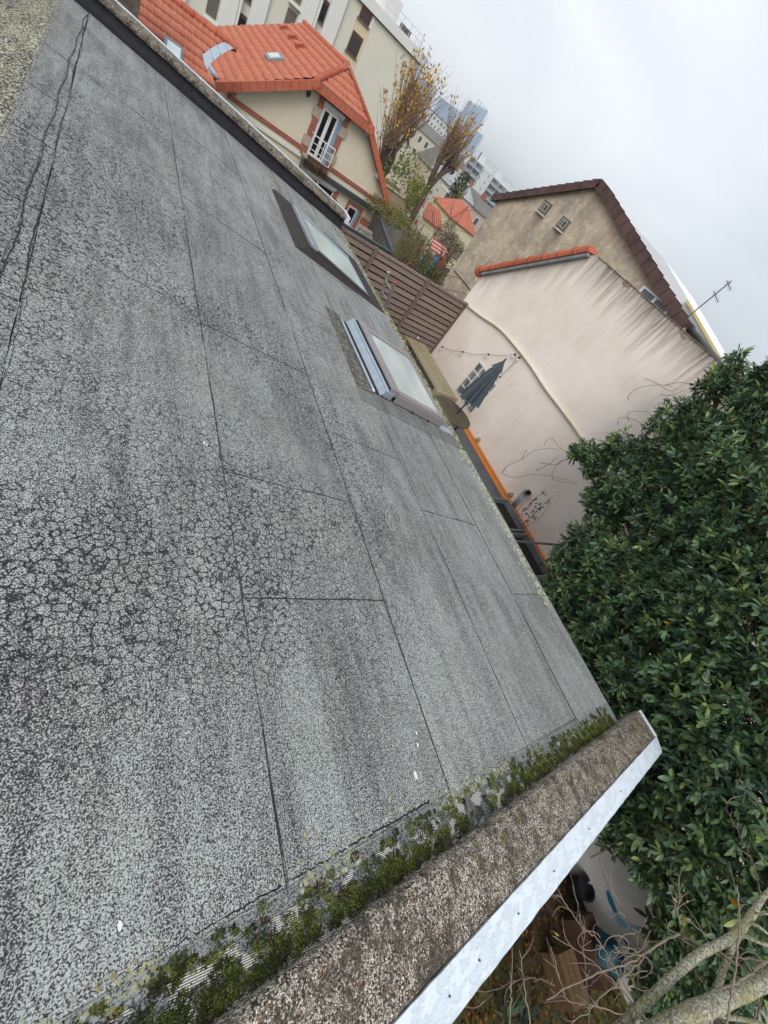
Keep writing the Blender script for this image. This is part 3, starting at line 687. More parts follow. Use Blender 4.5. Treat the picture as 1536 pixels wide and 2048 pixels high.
rail = thing('metal_rail', (6.5, 1.85, TZ), 'thin dark metal handrail at the near end of the terrace', 'handrail')
a_, b_2 = onx(1028, 1082, 5.6), onx(1130, 1091, 7.3); b_2 = b_2 * (a_[1] / b_2[1])
mb = MB(); mb.tube([a_ + (a_ - b_2) * .3, b_2 + (b_2 - a_) * .25], .021, 8); mb.build('top_rail', simple('dark_steel', S('#4b5157'), .5), rail)
for t in (.05, 1.1):
    p = a_ + (b_2 - a_) * t; mb = MB(); mb.tube([p, (p[0], p[1], TZ)], .018, 8); mb.build('post', MATS['dark_steel'], rail)
# trough planters
m_tr = simple('grey_trough', S('#76797c'), .6, .15, 5, .1)
def trough(label, x0, x1, y0, y1, z1, ):
    t = thing('planter_trough', ((x0 + x1) / 2, (y0 + y1) / 2, TZ), label, 'planter', 'planters on the terrace')
    w = .025
    for lo, hi in (((x0, y0, TZ), (x0 + w, y1, z1)), ((x1 - w, y0, TZ), (x1, y1, z1)), ((x0 + w, y0, TZ), (x1 - w, y0 + w, z1)), ((x0 + w, y1 - w, TZ), (x1 - w, y1, z1))):
        mb = MB(); mb.box(lo, hi); mb.build('panel', m_tr, t)
    mb = MB(); mb.box((x0 + w + .002, y0 + w + .002, TZ + .01), (x1 - w - .002, y1 - w - .002, z1 - .14)); mb.build('soil_fill', simple('dark_compost', S('#2c2620'), .95, .4, 20, .8, 50), t)
pA = onz(985, 970, -3.72); pB = onz(1045, 1045, -3.72)
trough('empty grey rectangular trough planter beside the vent pipe', 7.35, 8.0, pB[1] - .05, pA[1] - .15, -3.93)
trough('grey trough planter with dry twigs by the handrail', 7.35, 8.0, 1.95, pB[1] - .12, -3.95)
# bench
bz = -3.62
bn = thing('slatted_bench', (7.4, 8, TZ), 'pale slatted wooden bench along the terrace corner by the fence', 'bench')
q0, q1 = onz(872, 782, bz), onz(917, 799, bz); yb = (q0[1] + q1[1]) / 2; x0, x1 = q0[0] + .05, q1[0]
n = 6; w = (x1 - x0) / n
for i in range(n):
    mb = MB(); mb.box((x0 + i * w + .022, yb + .09, bz - .03), (x0 + (i + 1) * w - .022, 9.3, bz)); mb.build('slat', M_BENCH, bn, bevel=.004)
mb = MB(); mb.box((x0, yb, bz - .12), (x1, yb + .085, bz + .004)); mb.build('front_rail', M_BENCH, bn, bevel=.004)
for px in (x0 + .05, x1 - .05):
    for py in (yb + .13, 9.2): mb = MB(); mb.box((px - .04, py - .04, TZ), (px + .04, py + .04, bz - .03)); mb.build('leg', M_BENCH, bn)
# round table and parasol
tz = -3.42; tc = np.array([6.78, 5.92, tz])
tb = thing('round_table', (tc[0], tc[1], TZ), 'round weathered wooden garden table under the folded parasol', 'table')
nsl = 7; R_ = .52
for i in range(nsl):
    a0, a1 = -R_ + 2 * R_ * i / nsl + .002, -R_ + 2 * R_ * (i + 1) / nsl - .002; poly = []
    ts = np.linspace(a0, a1, 6)
    poly = [(tc[0] + t, tc[1] - math.sqrt(max(R_ ** 2 - t * t, 0)), tz - .03) for t in ts] + [(tc[0] + t, tc[1] + math.sqrt(max(R_ ** 2 - t * t, 0)), tz - .03) for t in ts[::-1]]
    mb = MB(); mb.prism(poly, (0, 0, .03)); mb.build('top_slat', M_TABLE, tb)
for a_ in (.6, 2.2, 3.8, 5.3):
    mb = MB(); mb.bar((tc[0] + .36 * math.cos(a_), tc[1] + .36 * math.sin(a_), TZ), (tc[0] + .30 * math.cos(a_), tc[1] + .30 * math.sin(a_), tz - .032), .05, .05); mb.build('leg', M_TABLE, tb)
ps = thing('parasol', (6.9, 5.88, tz), 'folded dark slate grey parasol standing in the round table', 'parasol')
def canvas():
    m = Mt('slate_canvas'); b = m.mix(m.noise(5, 4), S('#444d54'), S('#5d666d')); m.bump(m.noise(300, 2), .2, .002); return m.set(b, .85, 0, .2)
M_CAN = canvas(); px_, py_ = 6.9, 5.88; zt = -1.88
def pleats(prof, nseg=64, ple=8, seed=0):
    vs_, fs_ = [], []; r2 = np.random.default_rng(seed); ph = r2.uniform(0, .6, ple)
    for (r, z, k) in prof:
        for j in range(nseg):
            th = 2 * math.pi * j / nseg; q = math.cos(ple * th / 1.0 + .5 * math.sin(3 * th)); rr = r * (1 + k * (q if q > 0 else q * 1.1) + .08 * math.sin(2 * th + 1))
            zz = z - (.10 * max(q, 0) if z < -1.05 else 0)
            tw = th + .25 * (zt - z) * 0
            vs_.append((px_ + rr * math.cos(tw), py_ + rr * math.sin(tw), zt + z if False else zt + z))
    for i in range(len(prof) - 1):
        for j in range(nseg): fs_.append((i * nseg + j, i * nseg + (j + 1) % nseg, (i + 1) * nseg + (j + 1) % nseg, (i + 1) * nseg + j))
    return vs_, fs_
mb = MB(); mb.add(*pleats([(.012, -.16, 0), (.065, -.2, .2), (.105, -.34, .3), (.13, -.55, .36), (.155, -.8, .42), (.18, -1.0, .48), (.19, -1.12, .55)])); mb.build('canopy', M_CAN, ps, smooth=True)
mb = MB(); mb.add(*pleats([(.006, 0, 0), (.03, -.06, .15), (.075, -.17, .3), (.105, -.26, .38)], seed=3)); mb.build('top_flap', M_CAN, ps, smooth=True)
mb = MB(); mb.tube([(px_, py_, tz - .5), (px_, py_, zt + .02)], .019, 8); mb.build('pole', M_DARKPL, ps)
# aluminium ladder
ld = thing('ladder', (5.2, 7.3, TZ), 'aluminium ladder leaning on the eave with a red end cap', 'ladder')
m_al = simple('aluminium', S('#b9b6b0'), .4, .2, 12, .1, metal=.5)
La, Lb = onx(777, 546, 4.47), onx(789, 566, 4.47); Ld = onz(760, 600, -2.55) - La; Ld /= np.linalg.norm(Ld); k = (TZ - La[2]) / Ld[2]
for i, p in enumerate((La, Lb)):
    mb = MB(); mb.bar(p, p + Ld * k, .028, .065, up=(1, 0, .3)); mb.build('rail', m_al, ld)
    mb = MB(); mb.bar(p - Ld * .025, p - Ld * .001, .032, .07, up=(1, 0, .3)); mb.build('end_cap', simple('red_cap', S('#b5483e'), .5) if i else simple('grey_cap', S('#a8a49a'), .5), ld)
for i in range(8):
    p = La + Ld * (.2 + .27 * i); q = Lb + Ld * (.2 + .27 * i); mb = MB(); mb.tube([p, q], .014, 6); mb.build('rung', m_al, ld)
# wooden screen fence
fn = thing('wooden_fence', (6.3, 9.42, TZ), 'brown weathered slatted wooden fence closing the far end of the terrace', 'fence')
FY = 9.45; ztp = -2.18; edges = [4.20, 5.12, 6.78, 8.29]
for a_, b_2 in zip(edges[:-1], edges[1:]):
    n = 13; hh = (ztp - .06 - (TZ + .02)) / n
    for i in range(n):
        z0 = TZ + .02 + i * hh; off = .012 * (i % 2)
        mb = MB(); mb.obox(((a_ + b_2) / 2, FY - off + random.uniform(-.003, .003), z0 + hh / 2), ((b_2 - a_) / 2 - .055, 0, random.uniform(-.004, .004)), (0, .008, 0), (0, .006, hh * .37)); mb.build('slat', M_FENCE, fn)
    for t in (.25, .5, .75):
        x = a_ + (b_2 - a_) * t; mb = MB(); mb.box((x - .014, FY + .012, TZ + .02), (x + .014, FY + .028, ztp - .05)); mb.build('batten', M_FPOST, fn)
    mb = MB(); mb.box((a_ + .045, FY - .03, ztp - .055), (b_2 - .045, FY + .03, ztp)); mb.build('top_rail', M_FENCE, fn)
    mb = MB(); mb.box((a_ + .045, FY + .035, TZ), (b_2 - .045, FY + .05, ztp - .06)); mb.build('gap_shade_sheet', simple('gap_shade', S('#2c211d'), .9), fn)  # dark sheet added behind the slats so their gaps look shaded
for x in edges:
    mb = MB(); mb.box((x - .045, FY - .045, TZ), (x + .045 if x < 8.2 else x + .005, FY + .045, ztp + .01)); mb.build('post', M_FPOST, fn, bevel=.004)
mb = MB(); c = onx(840, 672, 6.9); c = ony(836, 676, FY - .03); mb.lathe([(.001, -.035), (.028, -.02), (.03, .01), (.001, .035)], c, 10); mb.build('knob', M_WHITEF, fn, smooth=True)

# ------------------------------------------------------------------ beige gable house behind
XB = 11.0; kx = XB / 10.5; WSTAIN = (onx(1091, 418, XB)[1], onx(1127, 450, XB)[1])
def beige():
    m = Mt('grimy_beige_render'); b = m.mix(m.ramp(m.noise(1.2, 7, .66), [(.32, 0.), (.68, 1.)]), S('#a39482'), S('#cdbda6'))
    b = m.mix(m.ramp(m.noise(.55, 6, .7), [(.45, 0.), (.65, .9)]), b, S('#948d85')); b = m.mix(m.ramp(m.noise(4, 7, .75), [(.5, 0.), (.64, .75)]), b, S('#d9ccb6')); b = m.mix(m.ramp(m.noise(6.5, 6, .75), [(.56, 0.), (.68, .6)]), b, S('#8a7e70'))
    cr = m.math('LESS_THAN', m.voro(.75, 'DISTANCE_TO_EDGE', m.vadd(m.pos, m.noise(2.5, 5, .7, col=True), .5)), .006)
    b = m.mix(m.math('MULTIPLY', m.math('MULTIPLY', cr, m.ramp(m.noise(.6, 3), [(.45, 0.), (.6, 1.)])), .5), b, S('#5b5148'))
    sp = m.n('SeparateXYZ'); m.l(m.pos, sp.inputs[0])
    for yc in WSTAIN:
        hor = m.math('SUBTRACT', 1., m.math('DIVIDE', m.math('ABSOLUTE', m.math('SUBTRACT', m.math('MULTIPLY_ADD', m.noise(3, 4), .3, sp.outputs[1]), yc + .15)), .32), clamp=True)
        ver = m.math('MULTIPLY', m.math('SUBTRACT', 1., m.math('DIVIDE', m.math('SUBTRACT', .5, sp.outputs[2]), 1.25), clamp=True), m.math('LESS_THAN', sp.outputs[2], .5))
        b = m.mix(m.math('MULTIPLY', m.math('MULTIPLY', hor, ver), m.ramp(m.noise(9, 5, .7, m.map(sc=(1, 1, .2))), [(.35, .4), (.65, 1.)])), b, S('#71685e')); b = m.mix(m.ramp(m.noise(14, 5, .7, m.map(sc=(1, 1, .15))), [(.6, 0.), (.8, .35)]), b, S('#7b7168'))
    m.bump(m.noise(40, 5, .65), .5, .01); return m.set(b, .93, 0, .15)
bh = thing('beige_gable_house', (XB + 3, 9, -5), 'old beige rendered gable house with two tiny windows and brown tiled verge', 'house')
ap = onx(1205, 368, XB); el_ = onx(990, 398, XB); lt = onx(999, 397, XB); vr = onx(1376, 652, XB)
sr = (ap[2] - vr[2]) / (ap[1] - vr[1]); ye = -2.; zr = ap[2] - sr * (ap[1] - ye)
M_BEIGE = beige()
mb = MB(); mb.prism([(XB, ye, -7.5), (XB, lt[1], -7.5), (XB, lt[1], lt[2]), (XB, ap[1], ap[2] - .06), (XB, vr[1], vr[2] - .06), (XB, vr[1] - .02, .2), (XB, ye, .2)], (.5, 0, -.12)); mb.build('wall', M_BEIGE, bh)
m_brn = terracotta('dark_brown_tile', S('#4a3836'), S('#6a534e'), '#332827')
def verge(parent, a_, b_2, n, name, mat, drop=.16, out=.14, depth=.35, yout=(0, 0, 0)):
    a_, b_2 = np.array(a_, float), np.array(b_2, float); d = (b_2 - a_) / n; dnn = d / np.linalg.norm(d); upv = np.cross(dnn, (1, 0, 0)); upv = upv if upv[2] > 0 else -upv
    for i in range(n):
        p = a_ + d * i + upv * .03; mb = MB(); X0 = np.array([-out, 0, 0]); X1 = np.array([depth, 0, 0]); l = d * .93
        e_ = upv * .02
        mb.hexa([p + X0 - upv * drop, p + X1 - upv * .02, p + X1 + l - upv * .02, p + X0 + l - upv * drop - e_ * .5, p + X0 + upv * .03, p + X1 + upv * .03, p + X1 + l + upv * .055, p + X0 + l + upv * .055]); mb.build(name, mat, parent)
verge(bh, ap, el_ + (0, .06, -.02), 14, 'verge_tile', m_brn)
verge(bh, ap, vr, 15, 'verge_tile', m_brn, drop=.2)
# roof planes
for q in ((ap, el_), (ap, vr)):
    mb = MB(); a_, b_2 = np.array(q[0]), np.array(q[1]); mb.prism([a_ + (.2, 0, .0), b_2 + (.2, 0, .0), b_2 + (6, 0, -1.9), a_ + (6, 0, -1.9)], (0, 0, .05)); mb.build('roof_plane', m_brn, bh)
# lower gutter and eave beyond the verge
gA, gB = onx(1372, 645, XB + .2), onx(1436, 722, XB + .2); gC = gB + (gB - gA) * .6
mb = MB(); mb.tube([gA, gB, gC], .06, 8); mb.build('gutter', simple('grey_zinc_gutter', S('#5c6063'), .5), bh, smooth=True)
mb = MB(); mb.hexa([gA + (.05, 0, -.75), gC + (.05, 0, -.75), gC + (.5, 0, -.75), gA + (.5, 0, -.75), gA + (.05, 0, -.02), gC + (.05, 0, -.02), gC + (.5, 0, -.02), gA + (.5, 0, -.02)]); mb.build('eave_wall', simple('brown_fascia', S('#6b5a55'), .8), bh)
mb = MB(); mb.box((XB + .45, ye, -7.5), (XB + 6, lt[1] - .1, -2.2)); mb.build('rear_wall', M_BEIGE, bh)
# windows
def tinywin(parent, cs, name='window'):
    P = [onx(x, y, XB) for x, y in cs]; yl = (P[0][1] + P[3][1]) / 2; yr = (P[1][1] + P[2][1]) / 2; zt_ = (P[0][2] + P[1][2]) / 2; zb = (P[2][2] + P[3][2]) / 2
    mb = MB(); mb.box((XB - .03, yr, zb), (XB + .02, yl, zt_)); w = mb.build(name, simple('tinywin_reveal', S('#6f675d'), .9), parent)
    f_ = .028; hh = zt_ - zb; ww = yl - yr; a0 = yr + ww * .16; a1 = yl - ww * .16; z0 = zb + .05; z1 = zt_ - hh * .16
    for lo, hi in (((a0, z0), (a0 + f_, z1)), ((a1 - f_, z0), (a1, z1)), ((a0 + f_, z0), (a1 - f_, z0 + f_)), ((a0 + f_, z1 - f_), (a1 - f_, z1)), (((a0 + a1) / 2 - .015, z0 + f_), ((a0 + a1) / 2 + .015, z1 - f_))):
        mb = MB(); mb.box((XB - .05, lo[0], lo[1]), (XB - .031, hi[0], hi[1])); mb.build('frame', simple('old_white_frame', S('#a9a6a0'), .6), w)
    mb = MB(); mb.box((XB - .045, a0 + f_ + .001, z0 + f_ + .001), (XB - .032, (a0 + a1) / 2 - .016, z1 - f_ - .001)); mb.build('pane', M_DARKGL, w)
    mb = MB(); mb.box((XB - .045, (a0 + a1) / 2 + .016, z0 + f_ + .001), (XB - .032, a1 - f_ - .001, z1 - f_ - .001)); mb.build('pane', simple('grey_pane', S('#6d7274'), .15), w)
    mb = MB(); mb.box((XB - .07, yr - .02, zb - .05), (XB - .002, yl + .02, zb - .002)); mb.build('sill', simple('pale_sill', S('#c6bfb2'), .85), w)
tinywin(bh, ((1091, 400), (1106, 410), (1090, 432), (1076, 421))); tinywin(bh, ((1127, 432), (1144, 444), (1126, 464), (1111, 453)))
# white window low on the right
P0, P1 = onx(1297, 575, XB), onx(1356, 655, XB); zb = -.4; ztw = P0[2] - .02
ww = thing  # noqa
mb = MB(); mb.box((XB - .03, P1[1], zb), (XB - .002, P0[1] + .12, ztw)); w = mb.build('window', M_WHITEF, bh)
L_ = P0[1] + .12 - P1[1]
for i in range(3):
    y0 = P1[1] + .07 + i * (L_ - .07) / 3; mb = MB(); mb.box((XB - .036, y0, zb + .1), (XB - .031, y0 + (L_ - .07) / 3 - .08, ztw - .04)); mb.build('pane', simple('slate_pane', S('#55595c'), .12, .2, 3, 0, spec=.6), w)
mb = MB(); pts = catmull([onx(x, y, XB - .02) for x, y in ((909, 541), (915, 549), (930, 566), (948, 590), (960, 603))], 4); mb.tube(pts, .012, 5); mb.build('cable', M_BLACK, bh)
# tv antenna
an = thing('tv_antenna', onx(1386, 625, 14), 'thin leaning tv aerial mast above the roof at right', 'antenna')
a_, b_2 = onx(1385, 626, 14), onx(1463, 562, 14); m_an = simple('aerial_metal', S('#6c6f73'), .5)
mb = MB(); mb.tube([a_ - (0, 0, 1.2), a_, b_2], .018, 6); mb.build('mast', m_an, an)
for x, y, l, sg in ((1430, 589, .24, 1), (1456, 567, .2, -1)):
    c = onx(x, y, 14); ax = np.array([.25, -.9, -.35]) * l; mb = MB(); mb.tube([c - ax * .4, c + ax], .012, 5); el_b = mb.build('boom', m_an, an)
    for t in np.linspace(-.4, 1, 6):
        q = c + ax * t; mb = MB(); mb.tube([q - np.array([.75, .2, .5]) * .12, q + np.array([.75, .2, .5]) * .12], .006, 4); mb.build('rod', m_an, el_b)
# white building with yellow trim behind
wb = thing('white_flat_building', (24, 12, -8), 'white building with a yellow roof trim showing beyond the brown verge', 'building')
q = [onx(x, y, 20) for x, y in ((1236, 415), (1330, 520), (1384, 612), (1440, 712))]
mb = MB(); mb.prism([q[0], q[1], q[2], q[3], q[3] - (0, 0, 6), q[0] - (0, 0, 6)], (4, 0, 0)); mb.build('wall', simple('bright_white_wall', S('#e9ecee'), .8, .05), wb)
mb = MB(); q2 = [onx(x, y, 19.9) for x, y in ((1374, 602), (1386, 622), (1412, 668), (1440, 716))]
for a_, b_2 in zip(q2[:-1], q2[1:]): mb.bar(a_, b_2, .12, .09)
mb.build('trim', simple('yellow_trim', S('#dccb8e'), .6, .1), wb)

# ------------------------------------------------------------------ tiled roof surfaces
def tiles(name, parent, o, u, v_, nu, nv, tu, tv, mat, keep=None, lift=.045, amp=.022):
    """courses of interlocking tiles: o lower corner, u along the course, v_ up the slope"""
    o, u, v_ = (np.asarray(q, float) for q in (o, u, v_)); w = np.cross(u, v_); w /= np.linalg.norm(w)
    if w[2] < 0: w = -w
    prof = [(0., 0.), (.12, 1.), (.32, 1.), (.45, .15), (.98, 0.)]
    V_, F_ = [], []; q = 0; k = len(prof)
    for j in range(nv):
        for i in range(nu):
            cx, cy = (i + .5) * tu, (j + .5) * tv
            if keep and not keep(o + u * cx + v_ * cy): continue
            jz = random.uniform(-.004, .004)
            for t, hl in ((0., lift), (1.06, 0.004)):
                for a_, z in prof: V_.append(o + u * (i + a_) * tu + v_ * (j + t) * tv + w * (z * amp + hl + jz))
            for a_, z in prof: V_.append(o + u * (i + a_) * tu + v_ * j * tv + w * (z * amp * .5))
            for c in range(k - 1): F_.append((q + c, q + c + 1, q + k + c + 1, q + k + c)); F_.append((q + 2 * k + c, q + 2 * k + c + 1, q + c + 1, q + c))
            q += 3 * k
    return mesh(name, np.array(V_), np.array(F_), mat, parent, False, None, 'stuff')
def inpoly(poly2, a, b):
    def t(P):
        x, y = P @ a, P @ b; ins = False; n = len(poly2)
        for i in range(n):
            (x1, y1), (x2, y2) = poly2[i], poly2[(i + 1) % n]
            if (y1 > y) != (y2 > y) and x < (x2 - x1) * (y - y1) / (y2 - y1) + x1: ins = not ins
        return ins
    return t
EX, EY, EZ = np.eye(3)
# ------------------------------------------------------------------ cream house with orange roof
YH = 28.0
ch = thing('cream_tiled_house', (9.3, 32, -8), 'cream house with orange clay half-hipped roof and brick window trim', 'house')
M_CREAM = simple('cream_render', S('#d9cfb9'), .9, .07, 1.2, .15, 60)
def brickmat():
    m = Mt('red_brick'); n_ = m.n('TexBrick'); m.l(m.map(rot=(math.pi / 2, 0, 0)), n_.inputs['Vector']); n_.inputs['Scale'].default_value = 2.6
    n_.inputs['Color1'].default_value = S('#8f4a3c'); n_.inputs['Color2'].default_value = S('#a65a49'); n_.inputs['Mortar'].default_value = S('#b59a8c'); n_.inputs['Mortar Size'].default_value = .018
    b = m.mix(m.ramp(m.noise(12, 4), [(.4, 0.), (.75, .5)]), n_.outputs['Color'], S('#6f3a32')); m.bump(m.noise(40, 3), .3, .006); return m.set(b, .85, 0, .2)
M_BRICK = brickmat(); M_STONE = simple('buff_stone', S('#b7a796'), .9, .2, 5, .3)
M_WSTRIP = simple('white_stone_strip', S('#dcd9d4'), .85, .08); M_SLATE = simple('dark_grey_metal', S('#3f464d'), .45, .12)
M_BLUE = simple('pale_blue_shutter', S('#7d9bb2'), .6, .12)
zl, zk, zr_ = -4.04, -1.56, -4.16; xl, xk1, xk2, xr = 4.04, 7.96, 11.34, 14.54; xc = 9.65; zrg = -.33; YV = 27.62; YB = 39.7
mb = MB(); mb.prism([(4.7, YH, -8.2), (13.9, YH, -8.2), (13.9, YH, -3.85), (11.2, YH, zk - .15), (8.1, YH, zk - .15), (4.7, YH, -3.8)], (0, 11.2, 0)); mb.build('wall', M_CREAM, ch)
sl1 = np.array([xc - xl, 0, zrg - zl]); sl1l = np.linalg.norm(sl1); sl1 /= sl1l
sl2 = np.array([xc - xr, 0, zrg - zr_]); sl2l = np.linalg.norm(sl2); sl2 /= sl2l
hipY = 29.35
# left slope: polygon in (Y, distance up)
dk = (xk1 - xl) / sl1[0]
kp = inpoly([(YV, 0), (YB, 0), (YB, sl1l), (hipY, sl1l), (YV, dk)], EY, np.array([1 / sl1[0], 0, 0]))
kp1 = lambda P: kp(P - EX * xl)
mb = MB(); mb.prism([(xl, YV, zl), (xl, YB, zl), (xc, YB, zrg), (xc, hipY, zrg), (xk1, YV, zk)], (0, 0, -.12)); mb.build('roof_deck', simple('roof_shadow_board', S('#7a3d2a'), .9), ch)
nv = 15; tv = sl1l / nv; tu = .24
tiles('roof_tiles', ch, np.array([xl, YV, zl]), EY, sl1, int((YB - YV) / tu), nv, tu, tv, M_TILE2, kp1, lift=.06)
mb = MB(); mb.prism([(xr, YV, zr_), (xr, YB, zr_), (xc, YB, zrg), (xc, hipY, zrg), (xk2, YV, zk)], (0, 0, -.12)); mb.build('roof_deck', M_TILE, ch)
# half hip facing us
hp = np.array([0, hipY - YV, zrg - zk]); hpl = np.linalg.norm(hp); hp /= hpl
kh = inpoly([(xk1, 0), (xk2, 0), (xc, hpl)], EX, np.array([0, 1 / hp[1], 0])); khl = lambda P: kh(P - EY * YV)
mb = MB(); mb.prism([(xk1, YV, zk - .02), (xk2, YV, zk - .02), (xc, hipY, zrg - .02)], (0, .02, -.1)); mb.build('roof_deck', MATS['roof_shadow_board'], ch)
tiles('roof_tiles', ch, np.array([xk1, YV, zk]), EX, hp, int((xk2 - xk1) / .2) + 1, 5, .2, hpl / 5, M_TILE2, khl, lift=.05)
def rowtiles(parent, a_, b_2, n, w, t, up, mat, name='ridge_tile', r=None):
    a_, b_2 = np.array(a_, float), np.array(b_2, float); d = (b_2 - a_) / n
    for i in range(n):
        mb = MB(); p = a_ + d * i
        if r: mb.tube([p, p + d * .93, p + d * .95, p + d], [r, r * .94, r * 1.14, r * 1.14], 10)
        else: mb.bar(p, p + d * .96, w, t, up)
        mb.build(name, mat, parent, smooth=bool(r))
rowtiles(ch, (xc, hipY, zrg + .03), (xc, YB, zrg + .03), 26, 0, 0, EZ, M_TILE, r=.13)
rowtiles(ch, (xk1 + .02, YV, zk + .06), (xc, hipY, zrg + .05), 7, 0, 0, EZ, M_TILE, 'hip_tile', r=.14)
rowtiles(ch, (xk2 - .02, YV, zk + .06), (xc, hipY, zrg + .05), 7, 0, 0, EZ, M_TILE, 'hip_tile', r=.11)
for a_, b_2 in (((xk1 + .17, YV + .1, zk + .12), (xc + .02, hipY - .1, zrg + .06)), ((xk2 - .17, YV + .1, zk + .12), (xc + .04, hipY - .1, zrg + .06))):
    mb = MB(); mb.bar(a_, b_2, .1, .05); mb.build('mortar_fillet', simple('grey_mortar', S('#b8b4ae'), .9), ch)
upL = np.array([-sl1[2], 0, sl1[0]]); upR = np.array([-sl2[2], 0, sl2[0]]) * -1
rowtiles(ch, (xl - .05, YV - .08, zl - .12), (xk1, YV - .08, zk - .12), 12, .16, .34, (0, 0, 1), M_TILE, 'verge_tile')
rowtiles(ch, (xk1 + .02, YV - .08, zk - .10), (xk2, YV - .08, zk - .10), 12, .16, .34, (0, 0, 1), M_TILE, 'verge_tile')
rowtiles(ch, (xk2, YV - .08, zk - .12), (xr, YV - .08, zr_ - .12), 12, .16, .30, (0, 0, 1), M_TILE, 'verge_tile')
for x in (xk1, xk2):
    mb = MB(); mb.prism([(x + .2 * math.cos(t), YV - .2, zk - .08 + .24 * math.sin(t)) for t in np.linspace(0, 6.283, 7)[:-1]], (0, .14, 0)); mb.build('corner_tile', M_TILE, ch, bevel=.02)
# dark strip below half hip tiles
mb = MB(); mb.box((xk1 + .2, YV - .02, zk + .03), (xk2 - .15, YV + .03, zk + .10)); mb.build('gutter', M_SLATE, ch)
# ventilator tiles and roof light on the left slope
def onslope(x, y):
    r = ray(x, y); n_ = np.cross(sl1, EY); return r * ((n_ @ np.array([xl, YV, zl])) / (n_ @ r))
for x, y in ((567, 61), (585, 80), (599, 98)):
    p = onslope(x, y); mb = MB(); mb.obox(p + upL * .12, EY * .16, sl1 * .2, upL * .1); mb.obox(p + upL * .2 + sl1 * .05, EY * .2, sl1 * .22, upL * .03); mb.build('vent_tile', M_TILE, ch)
c = onslope(549, 119); rl = mb = MB(); mb.obox(c + upL * .06, EY * .62, sl1 * .42, upL * .08); rlw = mb.build('roof_light', simple('grey_flashing', S('#8a8f93'), .5), ch)
mb = MB(); mb.obox(c + upL * .15, EY * .45, sl1 * .27, upL * .02); mb.build('pane', simple('sky_glass', S('#c3d0d6'), .15, .1, 3, 0, spec=.6), rlw)
# brick bands, white band, corbels
def fbox(name, x0, x1, z0, z1, mat, t=.06, parent=None, yo=0.):
    mb = MB(); mb.box((x0, YH - t - yo, z0), (x1, YH - yo - .001, z1)); return mb.build(name, mat, parent or ch)
fbox('brick_band', 4.6, 8.62, -4.30, -4.12, M_BRICK, .07); fbox('white_band', 4.65, 8.62, -4.62, -4.47, M_WSTRIP, .09)
fbox('brick_band', 9.98, 13.75, -4.32, -4.14, M_BRICK, .07)
fbox('brick_band', 5.2, 7.3, -5.2, -5.02, M_BRICK, .07); fbox('brick_band', 7.1, 7.3, -5.5, -5.203, M_BRICK, .07)
for x, z in ((4.55, -4.02), (13.65, -4.15)):
    fbox('corbel', x, x + .34, z, z + .16, M_BRICK, .42); fbox('corbel', x + .04, x + .3, z + .165, z + .32, M_WSTRIP, .34)
for x in (11.25, 12.85):
    z = zk - .12 - (x - xk2) * .81 - .35; fbox('corbel', x, x + .22, z, z + .2, M_WSTRIP, .3)
mb = MB(); k = 9; mb.prism([(7.95 + .12 * math.cos(t), YH - .02, -2.15 + .17 * math.sin(t)) for t in np.linspace(0, 6.28, k)], (0, .019, 0)); mb.build('vent_plate', M_SLATE, ch)
# balcony door
P_ = [ony(x, y, YH) for x, y in ((649, 213.6), (678.7, 234.7), (613, 303), (641, 327))]
dx0, dx1 = P_[0][0] - .0, P_[1][0]; dz1 = (P_[0][2] + P_[1][2]) / 2; dz0 = (P_[2][2] + P_[3][2]) / 2
mb = MB(); mb.box((dx0 - .05, YH - .02, dz0), (dx1 + .22, YH - .002, dz1 + .05)); dr = mb.build('balcony_door', M_WHITEF, ch)
wd = (dx1 - dx0) / 2
for i in range(2):
    x = dx0 + i * wd
    mb = MB(); mb.box((x + .10, YH - .028, dz0 + .12), (x + wd - .09, YH - .021, dz1 - .12)); mb.build('pane', M_DARKGL, dr)
mb = MB(); mb.box((dx0 - .1, YH - .12, dz1 + .03), (dx1 + .25, YH - .004, dz1 + .22)); mb.build('blind_box', M_WSTRIP, dr)
mb = MB(); mb.box((dx1 + .03, YH - .07, dz0), (dx1 + .22, YH - .024, dz1)); mb.build('shutter', M_BLUE, dr)
for side in (-1, 1):
    xb = dx0 - .36 if side < 0 else dx1 + .23
    z = dz0 - .15; i = 0
    while z < dz1 + .1:
        hgt = .42; st = i % 3 == 1; w_ = .42 if st else .3
        x0 = xb - (w_ - .3 if side < 0 else 0); mb = MB(); mb.box((x0, YH - .08 - .02 * st, z), (x0 + w_, YH - .005, z + hgt - .004)); mb.build('quoin', M_STONE if st else M_BRICK, ch); z += hgt; i += 1
fbox('lintel', dx0 - .42, dx1 + .6, dz1 + .24, dz1 + .5, simple('dark_lintel', S('#4a302b'), .8), .1)
rl = thing  # noqa
rp = MB(); rp.box((dx0 - .14, YH - .5, dz0 + .92), (dx1 + .3, YH - .46, dz0 + .97)); bal = rp.build('balcony_rail', M_WHITEF, ch)
for z in (.62, .32, .06):
    mb = MB(); mb.box((dx0 - .14, YH - .495, dz0 + z), (dx1 + .3, YH - .47, dz0 + z + .03)); mb.build('bar', M_WHITEF, bal)
for x in (dx0 - .14, (dx0 + dx1) / 2 + .1, dx1 + .27):
    mb = MB(); mb.box((x, YH - .5, dz0), (x + .035, YH - .465, dz0 + .92)); mb.build('post', M_WHITEF, bal)
for x in (dx0 - .14, dx1 + .27):
    mb = MB(); mb.box((x, YH - .462, dz0 + .92), (x + .035, YH - .01, dz0 + .96)); mb.build('bar', M_WHITEF, bal)
mb = MB(); mb.box((dx0 - .25, YH - .55, dz0 - .16), (dx1 + .4, YH - .005, dz0 - .04)); mb.build('balcony_slab', M_STONE, ch)
